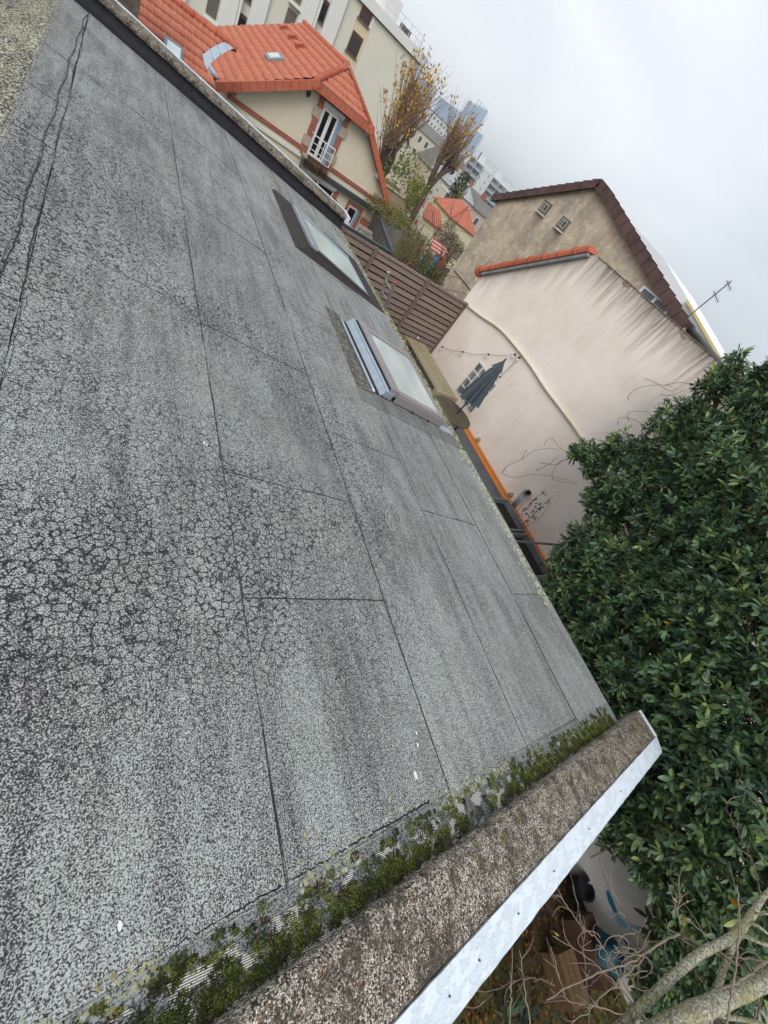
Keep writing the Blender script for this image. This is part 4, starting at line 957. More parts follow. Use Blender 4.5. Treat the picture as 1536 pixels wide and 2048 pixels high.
# dried hanging plants
fl = MB(); 
for _ in range(260):
    x = rng.uniform(dx0 - .1, dx1 + .3); z = dz0 - .08 - abs(rng.normal(0, .17)); p = np.array([x, YH - .57 - rng.uniform(0, .12), z]); d = rng.normal(0, .05, 3); fl.tube([p, p + d + (0, 0, -.06)], .012, 3, col=np.array(S('#6a4a35')[:3]) * rng.uniform(.5, 1.4), cap=False)
M_DRY = attrmat('dry_plant', .9, .1)
hpl_ = thing('hanging_plant', (dx0, YH - .6, dz0 - .5), 'brown dried plants trailing below the white balcony rail', 'plant'); fl.build('trailing_stems', M_DRY, hpl_, kind='stuff')
mb = MB(); mb.box((dx0 - .1, YH - .66, dz0 - .03), (dx1 + .3, YH - .56, dz0 + .08)); mb.build('plant_box', simple('brown_plant_box', S('#5a4334'), .8), hpl_)
# veranda frame: wall beam and arms coming down towards the garden
vf = thing('veranda_frame', (11.3, 26, -8), 'dark grey metal veranda frame fixed along the cream house facade', 'veranda')
A_, B_ = np.array([8.72, YH - .22, -4.72]), np.array([13.85, YH - .22, -4.66])
mb = MB(); mb.bar(A_, B_, .3, .2); mb.build('wall_beam', M_SLATE, vf, bevel=.02)
ends = ony(786, 511, 19.0); mb = MB(); mb.bar(B_, ends, .17, .2); mb.build('side_arm', M_SLATE, vf)
eL = ends + (A_ - B_); mb = MB(); mb.bar(A_, eL, .17, .2); mb.build('side_arm', M_SLATE, vf)
mb = MB(); mb.bar(eL, ends, .15, .2); mb.build('front_beam', M_SLATE, vf)
for p in (eL, ends): mb = MB(); mb.box((p[0] - .06, p[1] - .06, -7.7), (p[0] + .06, p[1] + .06, p[2] - .1)); mb.build('post', M_SLATE, vf)
# ground-floor openings
def win(parent, x0, x1, z0, z1, n, yo=0, shutter=None):
    mb = MB(); mb.box((x0, YH - .03, z0), (x1, YH - .002, z1)); w = mb.build('window', M_WHITEF, parent); ww_ = (x1 - x0) / n
    for i in range(n): mb = MB(); mb.box((x0 + i * ww_ + .07, YH - .038, z0 + .08), (x0 + (i + 1) * ww_ - .05, YH - .031, z1 - .1)); mb.build('pane', M_DARKGL, w)
    if shutter: mb = MB(); mb.box((x1 + .01, YH - .07, z0), (x1 + .16, YH - .004, z1)); mb.build('shutter', M_BLUE, w)
    return w
win(ch, 8.95, 11.0, -6.9, -5.05, 2); fbox('roller_box', 8.9, 11.1, -5.03, -4.85, M_WSTRIP, .16)
win(ch, 12.2, 12.78, -6.15, -5.2, 1, shutter=True)
fbox('lintel', 12.05, 13.1, -5.17, -5.0, M_BRICK, .08); fbox('quoin', 12.02, 12.17, -6.3, -5.18, M_BRICK, .08); fbox('quoin', 12.97, 13.15, -6.3, -5.18, M_BRICK, .08)
fbox('sill', 12.05, 13.1, -6.32, -6.18, M_WSTRIP, .12)
for i, z in enumerate(np.arange(-7.9, -5.0, .42)):
    fbox('quoin', 13.35 - .1 * (i % 2), 13.85, z, z + .41, M_STONE if i % 3 == 0 else M_BRICK, .08); fbox('quoin', 11.05, 11.3 + .1 * (i % 2), z, z + .41, M_STONE if i % 3 == 1 else M_BRICK, .08)
# wing with the roof slope facing us
WZ, WYr = -2.40, 26.0
wg = thing('orange_roof_wing', (1, 25, -8), 'orange tiled house wing with pale roof window behind the black parapet', 'house')
sw = np.array([0, 1., .78]); sw /= np.linalg.norm(sw); lw = 4.6; o_ = np.array([-6.0, WYr, WZ]) - sw * lw
def onwing(x, y):
    r = ray(x, y); n_ = np.cross(sw, EX); return r * ((n_ @ o_) / (n_ @ r))
wp = [(onwing(*p)[0], (onwing(*p)[1] - o_[1]) / sw[1]) for p in ((474, 98), (455, 88), (432, 94), (404, 113), (413, 142), (434, 182))]
kw = inpoly([(-6, 0)] + wp[::-1] + [(-6, lw)], EX, np.array([0, 1 / sw[1], 0])); kwl = lambda P: kw(P - EY * o_[1])
rt = tiles('roof_tiles', wg, o_, EX, sw, 45, 13, .23, lw / 13, M_TILE2, kwl, lift=.055)
mb = MB(); mb.prism([o_] + [np.array([a_, o_[1], o_[2]]) + (sw - EX * 0) * b_2 for a_, b_2 in wp[::-1]] + [np.array([-6, WYr, WZ])], (0, .1, -.14)); mb.build('roof_deck', MATS['roof_shadow_board'], wg)
mb = MB(); mb.prism([(-6, WYr, WZ - .05), (2.6, WYr, WZ - .05), (2.0, WYr + 3.6, WZ - 2.8), (-6, WYr + 3.6, WZ - 2.8)], (0, 0, -.1)); mb.build('roof_deck', M_TILE, wg)
mb = MB(); mb.box((-5.8, o_[1] + .25, -8), (2.6, WYr + 3, o_[2] - .1)); mb.build('wall', M_CREAM, wg)
rowtiles(wg, (-6, WYr, WZ + .05), (4.2, WYr, WZ + .05), 24, 0, 0, EZ, M_TILE, r=.13)
def onwing(x, y):
    r = ray(x, y); n_ = np.cross(sw, EX); return r * ((n_ @ o_) / (n_ @ r))
q = [onwing(x, y) for x, y in ((328, 78), (366, 106), (364, 128))]; c = (q[0] + q[1]) / 2 - sw * .55; wn_ = np.cross(EX, sw); hw = abs(q[1][0] - q[0][0]) / 2
mb = MB(); mb.obox(c + wn_ * .07, EX * hw, sw * .62, wn_ * .06); rw = mb.build('roof_light', simple('grey_flashing2', S('#7f868c'), .45), wg); mb = MB(); mb.obox(c + wn_ * .14, EX * (hw - .1), sw * .5, wn_ * .012); mb.build('pane', simple('pale_glass', S('#d3dde0'), .2, .06, 2, 0, spec=.5), rw)
# zinc valley apron between wing and main roof
mb = MB(); zp_ = [onwing(x, y) + wn_ * .05 for x, y in ((404, 112), (418, 101), (432, 93), (444, 88), (456, 86), (476, 97), (462, 101), (452, 106), (436, 116), (422, 128), (413, 142), (408, 130))]
mb.prism(zp_, wn_ * .02); zv = mb.build('zinc_valley', simple('zinc_sheet', S('#b4bfc9'), .45, .14, 5, .1, metal=.25), wg)
for (x0, y0), (x1, y1) in (((420, 101), (426, 122)), ((434, 93), (440, 112)), ((449, 88), (455, 104))):
    mb = MB(); mb.bar(onwing(x0, y0) + wn_ * .085, onwing(x1, y1) + wn_ * .085, .03, .03); mb.build('standing_seam', MATS['zinc_sheet'], zv)
mb = MB(); mb.bar(onslope(414, 133) + upL * .2, onslope(434, 164) + upL * .2, .22, .1); mb.build('zinc_gutter', MATS['zinc_sheet'], ch)
# chimney with ivy at far left
cy = thing('old_chimney', (0.6, 24, -8), 'dark brown weathered chimney stack at the end of the orange roof', 'chimney')
p0 = ony(262, 0, 22.5); p1 = ony(278, 40, 22.5)
mb = MB(); mb.box((p0[0] - 1.1, 22.5, -7), (p0[0] + .25, 23.1, p0[2] + 1.5)); mb.build('stack', simple('sooty_brick', S('#5d554b'), .95, .4, 6, .7, 30, stain=S('#7b7263')), cy)
mb = MB(); mb.box((p0[0] - 1.2, 22.4, p0[2] + 1.5), (p0[0] + .35, 23.2, p0[2] + 1.7)); mb.build('cap', M_STONE, cy)

# ------------------------------------------------------------------ tall apartment block
YT = 67.0; kt = YT / 45
ab = thing('tall_apartment_block', (10, 72, -12), 'tall cream apartment block with brown windows behind the orange roofs', 'building')
M_PALE = simple('pale_cream_wall', S('#d5d1c4'), .9, .05, .6, .1, 30); M_PANEL = simple('white_facade_panel', S('#dcdcd8'), .85, .05, .8); M_SAND = simple('sand_spandrel', S('#d6c4a4'), .85, .06, 1)
M_BRWN = simple('brown_window_frame', S('#5b3a33'), .6, .15); M_TAUPE = simple('taupe_shutter', S('#6b625d'), .7, .2)
xe = 19.94 * kt; zp = 3.38 * kt
mb = MB(); mb.box((-16, YT, -13), (xe, YT + 14, zp - .9)); mb.build('wall', M_PALE, ab)
mb = MB(); mb.box((-16, YT - .35, zp - .85), (xe + .25, YT + 14.2, zp)); mb.build('parapet', M_PANEL, ab)
mb = MB(); mb.box((-16, YT - .05, zp - .95), (xe + .1, YT - .004, zp - .855)); mb.build('shadow_line', M_TAUPE, ab)
def abw(x0, x1, z0, z1, n=2, parent=ab):
    mb = MB(); mb.box((x0, YT - .06, z0), (x1, YT - .012, z1)); w = mb.build('window', M_BRWN, parent); ww_ = (x1 - x0) / n
    for i in range(n): mb = MB(); mb.box((x0 + i * ww_ + .1, YT - .075, z0 + .12), (x0 + (i + 1) * ww_ - .08, YT - .061, z1 - .3)); mb.build('pane', M_DARKGL, w)
    mb = MB(); mb.box((x0 - .1, YT - .18, z0 - .12), (x1 + .1, YT - .014, z0 - .003)); mb.build('sill', M_TAUPE, w)
wx0, wx1 = 14.2 * kt + .05, 15.15 * kt
mb = MB(); mb.box((wx0 - .15, YT - .01, -13), (wx1 + .35, YT - .002, zp - .95)); mb.build('window_strip', M_SAND, ab)
for z in (2.07, .195, -1.68, -3.56): abw(wx0, wx1, z * kt, min(z * kt + 1.75, zp - .98))
mb = MB(); mb.box((wx1 + .05, YT - .05, 2.07 * kt), (wx1 + .33, YT - .012, zp - .98)); mb.build('shutter', M_WHITEF, ab)
# left part: fins, panels and narrow windows
x = wx0 - 1.6; i = 0
while x > -14:
    kind = i % 5
    if kind in (0, 2):
        mb = MB(); mb.box((x - 1.5, YT - .35, -13), (x, YT - .002, zp - .9)); mb.build('facade_panel', M_PANEL, ab); x -= 1.5
    elif kind == 1:
        for z in (2.07, .195, -1.68, -3.56): abw(x - .75, x - .05, z * kt + .2, min(z * kt + 1.9, zp - 1), 1)
        mb = MB(); mb.box((x - 1.05, YT - .6, -13), (x - .85, YT - .002, zp - .9)); mb.build('fin', M_PANEL, ab); x -= 1.1
    elif kind == 3:
        for z in (2.07, .195, -1.68, -3.56):
            mb = MB(); mb.box((x - 1.1, YT - .05, z * kt), (x - .1, YT - .012, min(z * kt + 2.1, zp - 1))); mb.build('shutter', M_TAUPE, ab)
            mb = MB(); mb.box((x - 1.25, YT - .5, z * kt - .35), (x + .05, YT - .06, z * kt - .22)); mb.build('balcony_ledge', M_PANEL, ab)
        x -= 1.3
    else: x -= 1.6
    i += 1
# roof railing
M_RAIL = simple('pale_rail', S('#c6ced6'), .5, .08)
for z in (.55, 1.1):
    mb = MB(); mb.bar((wx1 + 1, YT + .5, zp + z), (xe - .6, YT + .5, zp + z), .05, .05); mb.build('rail_bar', M_RAIL, ab)
for x in np.arange(wx1 + 1.2, xe - .4, 1.15):
    mb = MB(); mb.bar((x, YT + .5, zp), (x, YT + .5, zp + 1.1), .05, .05, up=(0, 1, 0)); mb.build('rail_post', M_RAIL, ab)
mb = MB(); mb.box((wx1 + .2, YT + 1, zp), (wx1 + 3, YT + 4, zp + 1.7)); mb.build('lift_house', M_PANEL, ab)
for x in (wx1 + 3.6, wx1 + 4.4): mb = MB(); mb.box((x, YT + .8, zp + .02), (x + .6, YT + 1.3, zp + .55)); mb.build('roof_unit', M_TAUPE, ab)

# ------------------------------------------------------------------ white balcony block and its neighbours
YA = 205.0; ka = YA / 100
blk = thing('white_balcony_block', (145, 212, -20), 'white apartment block with stacked grey loggias left of the beige gable', 'building')
M_WB = simple('white_concrete', S('#d3d6d8'), .85, .08, .3, 0); M_LOG = simple('shaded_loggia', S('#7b8186'), .8, .25, .8, 0); M_GW = simple('grey_window', S('#565c63'), .4, .2, 1, 0)
zt_ = 2.2 * ka
mb = MB(); mb.box((62.3 * ka, YA, -25), (84 * ka, YA + 12, zt_)); mb.build('wall', M_WB, blk)
def ax(x, y): p = ony(x, y, YA); return p[0], p[2]
fl_ = 1.34 * ka
for b0, b1, o in ((63.3, 65.2, 0), (65.3, 67.5, 0), (71.2, 73.5, 0), (73.6, 76.2, 0), (76.3, 79, 0)):
    for i in range(7):
        z1 = zt_ - .45 - i * fl_
        mb = MB(); mb.box((b0 * ka, YA - .05, z1 - fl_ + .35), (b1 * ka - .15, YA - .01, z1)); lg = mb.build('loggia', M_LOG, blk)
        mb = MB(); mb.box((b0 * ka - .05, YA - .9, z1 - fl_ + .3), (b1 * ka - .1, YA - .75, z1 - fl_ + 1.2)); mb.build('balustrade', simple('frosted_balustrade', S('#a3aab0'), .4, .15, 1, 0), lg)
        mb = MB(); mb.box((b0 * ka - .05, YA - .9, z1 - fl_ + .14), (b1 * ka - .1, YA - .06, z1 - fl_ + .295)); mb.build('slab', M_WB, lg)
        mb = MB(); mb.box((b0 * ka + .3, YA - .09, z1 - fl_ + .5), (b0 * ka + 2.2, YA - .052, z1 - .35)); mb.build('pane', M_GW, lg)
for xw in (68.0, 70.0):
    for i in range(6):
        z1 = zt_ - .8 - i * fl_; mb = MB(); mb.box((xw * ka - .55, YA - .07, z1 - 1.35), (xw * ka + .55, YA - .01, z1)); w = mb.build('window', M_WHITEF, blk)
        mb = MB(); mb.box((xw * ka - .45, YA - .1, z1 - 1.25), (xw * ka + .0, YA - .071, z1 - .12)); mb.build('pane', M_GW, w)
for x0, x1, hh in ((67.5, 70.5, 2.9), (73.6, 77.2, 2.6), (79, 82, 1.4)):
    mb = MB(); mb.box((x0 * ka, YA + 1, zt_), (x1 * ka, YA + 7, zt_ + hh)); mb.build('roof_box', M_WB, blk)
mb = MB(); mb.box((66 * ka, YA + 3, zt_), (66.2 * ka, YA + 3.4, zt_ + 3)); mb.build('roof_pipe', M_GW, blk)
def generic(name, label, x0, x1, y, depth, z1, zroof, wallmat, roofmat, cols, rows, group=None, z0=-22, wsz=(.9, 1.3), flat=False):
    t = thing(name, ((x0 + x1) / 2, y + depth / 2, z0), label, 'building', group)
    mb = MB(); mb.box((x0, y, z0), (x1, y + depth, z1)); mb.build('wall', wallmat, t)
    ov = .35
    if not flat:
        mb = MB(); mb.hexa([(x0 - ov, y - ov, z1), (x1 + ov, y - ov, z1), (x1 + ov, y + depth + ov, z1), (x0 - ov, y + depth + ov, z1), (x0 + .8, y + depth * .4, zroof), (x1 - .8, y + depth * .4, zroof), (x1 - .8, y + depth * .6, zroof), (x0 + .8, y + depth * .6, zroof)]); rf = mb.build('roof', roofmat, t)
        mb = MB(); mb.box((x0 + (x1 - x0) * .2, y + depth * .45, zroof - .6), (x0 + (x1 - x0) * .2 + .9, y + depth * .55, zroof + 1.2)); mb.build('chimney', M_BRICK, rf)
    else:
        mb = MB(); mb.box((x0 - .2, y - .2, z1), (x1 + .2, y + depth + .2, z1 + .4)); mb.build('parapet', roofmat, t)
    for i in range(cols):
        for j in range(rows):
            cx = x0 + (x1 - x0) * (i + .5) / cols; cz = z1 - 1.6 - j * 2.8; mb = MB(); mb.box((cx - wsz[0] / 2 - .1, y - .05, cz - wsz[1] / 2 - .1), (cx + wsz[0] / 2 + .1, y - .005, cz + wsz[1] / 2 + .1)); w = mb.build('window', M_WHITEF, t)
            mb = MB(); mb.box((cx - wsz[0] / 2, y - .08, cz - wsz[1] / 2), (cx + wsz[0] / 2, y - .051, cz + wsz[1] / 2)); mb.build('pane', M_GW, w)
    return t
m_gr = simple('grey_slate_roof', S('#75726f'), .7, .15, .8); m_zn = simple('zinc_roof', S('#a3a5a6'), .5, .1, .8)
M_CRM = simple('cream_flat_wall', S('#cfc5b4'), .9, .08, .5); M_PNK = simple('rose_wall', S('#c4aea4'), .9, .08, .5)
def gx(x, y, Y): p = ony(x, y, Y); return p[0], p[2]
x, z = gx(838, 290, 130); generic('cream_corner_building', 'cream building with regular windows seen between the pollarded trees', x - 4, x + 17, 130, 12, z + 2.6, z + 4.6, M_CRM, m_gr, 9, 4)
x, z = gx(905, 225, 290); generic('far_pale_block', 'pale distant block just below the blue towers', x - 12, x + 9, 290, 14, z - 6, z - 3, M_WB, m_gr, 8, 6, flat=True, z0=-28)
x, z = gx(880, 345, 95); generic('grey_roof_house', 'small house with grey slate roof behind the right pollarded tree', x - 2, x + 6, 95, 8, z - .5, z + 2.6, M_PNK, m_gr, 3, 2, z0=-15)
x, z = gx(905, 372, 78); generic('zinc_roof_house', 'low house with pale zinc roof beyond the street lamp', x - 1, x + 5.5, 78, 7, z - .2, z + 1.8, M_CRM, m_zn, 3, 1, z0=-14)
x, z = gx(935, 398, 120); generic('brick_red_house', 'narrow dark red brick house beside the white balcony block', x - 1, x + 7, 120, 8, z + .2, z + 2.6, M_BRICK, m_gr, 2, 1, z0=-16)
x, z = gx(965, 425, 85); generic('low_grey_house', 'low grey roofed house peeping left of the beige gable wall', x - 2, x + 9, 85, 7, z - .3, z + 1.4, M_PNK, m_gr, 3, 1, z0=-14)
x, z = gx(1040, 392, 330); generic('mint_flat_block', 'pale mint distant block behind the white balcony block', x - 8, x + 12, 330, 16, z - 1, z + 1, simple('mint_wall', S('#c3d6d2'), .7, .05, .3), m_gr, 9, 5, flat=True, z0=-28)

# ------------------------------------------------------------------ distant glass towers
YTW = 1500.0
def twr(label, pxs, mat, depth=45, top=None, name='glass_tower', cap=None):
    """pxs: left-top and right-top photo pixels of the front face"""
    (xa, za), (xb, zb) = [(ony(x, y, YTW)[0], ony(x, y, YTW)[2]) for x, y in pxs]
    t = thing(name, ((xa + xb) / 2, YTW + depth / 2, -60), label, 'tower', 'glass towers on the skyline')
    mb = MB(); mb.prism([(xa, YTW, -60), (xb, YTW, -60), (xb, YTW, zb), (xa, YTW, za)], (0, depth, 0)); mb.build('shaft', mat, t)
    n = max(2, int((xb - xa) / 8)); zlo = min(za, zb)
    for i in range(1, n):
        x = xa + (xb - xa) * i / n; zz = za + (zb - za) * i / n; mb = MB(); mb.box((x - .35, YTW - .7, -60), (x + .35, YTW - .02, zz - 1)); mb.build('mullion', M_TWF, t)
    for z in np.arange(zlo - 8, -10, -14): mb = MB(); mb.box((xa, YTW - .5, z - .6), (xb, YTW - .03, z)); mb.build('floor_band', M_TWF, t)
    if cap: cap(t, xa, xb, za, zb)
    return t
M_TW = simple('blue_tower_glass', S('#86a7c4'), .3, .12, .02, 0, spec=.5); M_TW2 = simple('pale_tower_glass', S('#a5c0d6'), .3, .1, .02, 0, spec=.5); M_TW3 = simple('slate_tower_glass', S('#7698b8'), .3, .1, .02, 0, spec=.5); M_TWF = simple('tower_frame', S('#a3b8c9'), .5, .05, .02, 0)  # blue glass, lightened so part of the haze sits in the colour
def spire(t, xa, xb, za, zb):
    mb = MB(); mb.prism([(xb - 8, YTW + 2, zb), (xb, YTW + 2, zb), (xb + 1, YTW + 2, zb + 26), (xb - 3, YTW + 2, zb + 8)], (0, 8, 0)); mb.build('spire', M_TW3, t)
def crown(t, xa, xb, za, zb):
    for i in range(4): mb = MB(); x = xa + (xb - xa) * (i + .3) / 4; mb.box((x, YTW + 5, min(za, zb) - 12), (x + 1.6, YTW + 8, max(za, zb) + 3)); mb.build('roof_mast', M_TWF, t)
twr('pale blue glass tower touching the tall apartment block roofline', ((838, 103), (857, 119)), M_TW2)
twr('small pale blue tower low among the pollard shoots', ((863, 168), (877, 179)), M_TW2)
twr('blue tower with a sharply slanted roof, second skyline group', ((892, 203), (913, 217)), M_TW3, cap=None)
twr('light blue tower with a curved roof spike', ((916, 221), (936, 232)), M_TW2, cap=spire)
twr('tallest blue tower at the right of the skyline', ((951, 211), (977, 222)), M_TW, cap=crown)
twr('shorter blue tower at the right end of the skyline', ((952, 262), (967, 272)), M_TW)

# ------------------------------------------------------------------ foliage helpers
def unit(a): return a / (np.linalg.norm(a, axis=-1, keepdims=True) + 1e-9)
def leaves(name, parent, P, D, Ln, Wd, cols, mat, curl=.12, up=None, kind=None, fine=False):
    """P base points, D directions, Ln lengths, Wd widths; each leaf is folded along its midrib"""
    n = len(P); D = unit(D); ref = unit(rng.normal(0, 1, (n, 3)) + (np.array([0, 0, 2.2]) if up is None else up))
    side = unit(np.cross(D, ref)); nor = np.cross(side, D); L_ = Ln[:, None]; W_ = Wd[:, None]
    def pt(t, w): return P + D * L_ * t - nor * L_ * curl * t * t + side * W_ * w + nor * abs(w) * W_ * .3
    if fine: T = [(0, 0), (.26, .40), (.55, .5), (.82, .3), (1., 0), (.82, -.3), (.55, -.5), (.26, -.40), (.5, 0)]; Q = [(0, 8, 1), (1, 8, 2), (2, 8, 3), (3, 8, 4), (4, 8, 5), (5, 8, 6), (6, 8, 7), (7, 8, 0)]
    else: T = [(0, 0), (.45, .5), (1., 0), (.45, -.5), (.5, 0)]; Q = [(0, 4, 1), (1, 4, 2), (2, 4, 3), (3, 4, 0)]
    V_ = np.stack([pt(t, w) for t, w in T], 1).reshape(-1, 3); k = (np.arange(n) * len(T))[:, None, None]
    F_ = (k + np.array(Q)[None]).reshape(-1, 3)
    return mesh(name, V_, F_, mat, parent, True, np.repeat(cols, len(Q), 0), kind)
M_LAUREL = attrmat('laurel_leaf', .42, .45, trans=.12, var=.2, sc=25)
M_LEAF = attrmat('soft_leaf', .7, .25, trans=.25, var=.25, sc=20)
M_BARK = simple('brown_bark', S('#5d4d40'), .95, .35, 12, .7, 40)
def limebark():
    m = Mt('lichened_bark'); w = m.vadd(m.pos, m.noise(30, 3, col=True), .02)
    b = m.mix(m.ramp(m.noise(75, 3, .7, w), [(.42, 0.), (.58, 1.)]), S('#6d695b'), S('#b5b39f')); b = m.mix(m.ramp(m.noise(5, 5, .65), [(.48, 0.), (.68, .85)]), b, S('#858150'))
    b = m.mix(m.ramp(m.noise(14, 4, .6), [(.58, 0.), (.7, .7)]), b, S('#4c4739')); m.bump(m.noise(90, 4, .7), .7, .006); return m.set(b, .92, 0, .2)
M_LBARK = limebark(); M_TWIG = simple('dry_twig', S('#8d8070'), .85, .25, 20, .2); M_TWIG2 = simple('purple_brown_twig', S('#6a574f'), .85, .25, 20, .2)

def blob_shoots(blobs, n, inner=.35):
    """shoot bases spread through the outer shell of a union of ellipsoids"""
    C_ = np.array([b[0] for b in blobs]); R_b = np.array([b[1] for b in blobs]); w = np.array([r[0] * r[1] + r[1] * r[2] + r[0] * r[2] for r in R_b]); w = w / w.sum()
    idx = rng.choice(len(blobs), n, p=w); d = unit(rng.normal(0, 1, (n, 3))); rad = 1 - np.abs(rng.normal(0, inner, n)).clip(0, .8)
    rad = rad * (1 + .10 * np.sin(d[:, 0] * 9 + idx) * np.sin(d[:, 1] * 8) + rng.normal(0, .04, n)); P = C_[idx] + d * R_b[idx] * rad[:, None]
    # discard those buried deep in another blob
    keep = np.ones(n, bool)
    for k in range(len(blobs)):
        q = (((P - C_[k]) / R_b[k]) ** 2).sum(1) < .36; keep &= ~(q & (idx != k))
    return P[keep], d[keep]
# ------------------------------------------------------------------ evergreen laurel
lau = thing('laurel_tree', (6.3, .5, -5), 'large dense dark green laurel tree beside the felt roof', 'tree')
def pb(x, y, X, r, ry=None, rz=None): return (onx(x, y, X), np.array([r, ry or r, rz or r]))
blobs = [pb(1365, 850, 7.25, .42), pb(1435, 775, 7.3, .26), pb(1462, 735, 7.35, .14), pb(1475, 715, 7.35, .09), pb(1500, 775, 7.3, .2), pb(1530, 750, 7.3, .16), pb(1290, 1700, 5.5, .26), pb(1262, 1655, 5.5, .24), pb(1345, 1860, 5.6, .24), pb(1430, 1985, 5.6, .3), pb(1230, 1690, 5.6, .14), pb(1330, 905, 7.2, .45), pb(1192, 925, 7.1, .30), pb(1240, 905, 7.1, .3), pb(1160, 905, 7.1, .18), pb(1270, 990, 6.9, .55), pb(1215, 1010, 6.9, .4),
         pb(1460, 960, 6.9, .8), pb(1510, 860, 7.1, .5), pb(1560, 800, 7.2, .55), pb(1400, 1090, 6.6, .8), pb(1540, 1090, 6.5, .9), pb(1180, 1085, 6.7, .35), pb(1135, 1130, 6.4, .3), pb(1240, 1150, 6.4, .6), pb(1130, 1200, 6.2, .4),
         pb(1330, 1230, 6.2, .75), pb(1200, 1290, 5.9, .5), pb(1460, 1240, 6.0, .8), pb(1580, 1280, 5.9, .9), pb(1290, 1380, 5.7, .6), pb(1400, 1390, 5.7, .7), pb(1520, 1420, 5.6, .8), pb(1260, 1500, 5.5, .45),
         pb(1350, 1520, 5.4, .55), pb(1450, 1560, 5.3, .6), pb(1560, 1600, 5.3, .7), pb(1340, 1640, 5.3, .4), pb(1440, 1700, 5.2, .5), pb(1540, 1750, 5.2, .5), pb(1240, 1600, 5.5, .35), pb(1400, 1800, 5.4, .3), pb(1320, 1740, 5.4, .24), pb(1390, 1930, 5.6, .35), pb(1480, 1890, 5.5, .4), pb(1330, 2010, 5.7, .3)]
SP, SD = blob_shoots(blobs, 13500)
m_ = SP[:, 0] < 8.1; SP, SD = SP[m_], SD[m_]
sx = SD + np.array([0, 0, .75]) + rng.normal(0, .3, SD.shape); sx = unit(sx); nl = 9
base = np.repeat(SP, nl, 0); ax_ = np.repeat(sx, nl, 0); tpos = np.tile(np.linspace(0, 1, nl), len(SP))
perp = unit(np.cross(ax_, rng.normal(0, 1, base.shape)))
P = base + ax_ * (tpos * .11 - .05)[:, None]; D = ax_ * (.25 + .75 * tpos)[:, None] + perp * (1.15 - .55 * tpos)[:, None] + np.array([0, 0, -.12])
Ln = rng.uniform(.075, .13, len(P)) * np.repeat(rng.uniform(.75, 1.15, len(SP)), nl); Wd = Ln * rng.uniform(.32, .42, len(P))
pal = np.array([S(c)[:3] for c in ('#567253', '#637f5c', '#48634a', '#6f885b', '#829660', '#597562')]); sc_ = rng.choice(6, len(SP), p=[.26, .22, .2, .15, .07, .1])
cols = pal[np.repeat(sc_, nl)] * rng.uniform(.75, 1.3, (len(P), 1)) * np.array([1.0, 1.0, 1.0]); young = tpos > .8; cols[young] = cols[young] * np.array([1.35, 1.25, .95])
yl = rng.random(len(P)) < .0006; cols[yl] = np.array(S('#d08f24')[:3])
leaves('crown', lau, P, D, Ln, Wd, cols, M_LAUREL, curl=.16, fine=True)
# flower buds
nb = 1500; ii = rng.choice(len(SP), nb); bp = SP[ii] + sx[ii] * .09; V_, F_ = [], []
oct_ = np.array([(1, 0, 0), (-1, 0, 0), (0, 1, 0), (0, -1, 0), (0, 0, 1), (0, 0, -1)]) * .007; of = np.array([(0, 2, 4), (2, 1, 4), (1, 3, 4), (3, 0, 4), (2, 0, 5), (1, 2, 5), (3, 1, 5), (0, 3, 5)])
bp = np.concatenate([bp + rng.normal(0, .014, bp.shape) for _ in range(4)])
V_ = (bp[:, None] + oct_[None]).reshape(-1, 3); F_ = (np.arange(len(bp))[:, None, None] * 6 + of[None]).reshape(-1, 3)
mesh('buds', V_, F_, M_LEAF, lau, False, np.tile(np.array(S('#a9a244')[:3]), (len(F_), 1)), 'stuff')
mb = MB()
root = np.array([6.9, .6, -5.0]); mb.tube(catmull([root, (6.8, .6, -4.2), (6.7, .7, -3.2), (6.9, 1.0, -2.0), (7.0, 1.6, -1.0)], 4), [.16 - .006 * i for i in range(17)], 8); mb.build('trunk', M_BARK, lau, smooth=True)
for i, b in enumerate(blobs):
    c = b[0]; s_ = np.array([6.8, .65, min(c[2] - .4, -2.2) if c[2] > -2.5 else -3.6]); mid = (s_ + c) / 2 + rng.normal(0, .15, 3); mb = MB()
    mb.tube(catmull([s_, mid, c], 4), list(np.linspace(.05, .014, 9)), 6); mb.build('branch', M_BARK, lau, smooth=True)
# twigs inside the crown surface
tw = MB()
for i in rng.choice(len(SP), 900, replace=False):
    p = SP[i]; tw.tube([p - SD[i] * .3 - np.array([0, 0, .12]), p - SD[i] * .1, p + sx[i] * .08], [.007, .005, .003], 4, cap=False)
tw.build('twigs', simple('green_twig', S('#6b6a3c'), .8, .2), lau, kind='stuff')

# ------------------------------------------------------------------ bare tree at the bottom right
bt = thing('bare_tree', (4.2, -2.6, -5), 'leafless tree with pale lichened limbs at the lower right corner', 'tree')
def limb(pts, name='limb', mat=M_LBARK, n=10, parent=bt, sub=6):
    P = catmull([pxd(x, y, d) for x, y, d, r in pts], sub); R_l = np.interp(np.linspace(0, len(pts) - 1, len(P)), range(len(pts)), [p[3] for p in pts]); R_l = R_l * (1 + .05 * np.sin(np.arange(len(P)) * 1.7)); mb = MB(); mb.tube(P, list(R_l), n); return mb.build(name, mat, parent, smooth=True)
t0 = pxd(1560, 2330, 2.5); mb = MB(); mb.tube(catmull([(t0[0] + .2, t0[1] - .3, -5.05), (t0[0] + .1, t0[1] - .15, -3.8), t0, pxd(1500, 2150, 2.45), pxd(1440, 2060, 2.4)], 5), list(np.linspace(.17, .06, 21)), 12); mb.build('trunk', M_LBARK, bt, smooth=True)
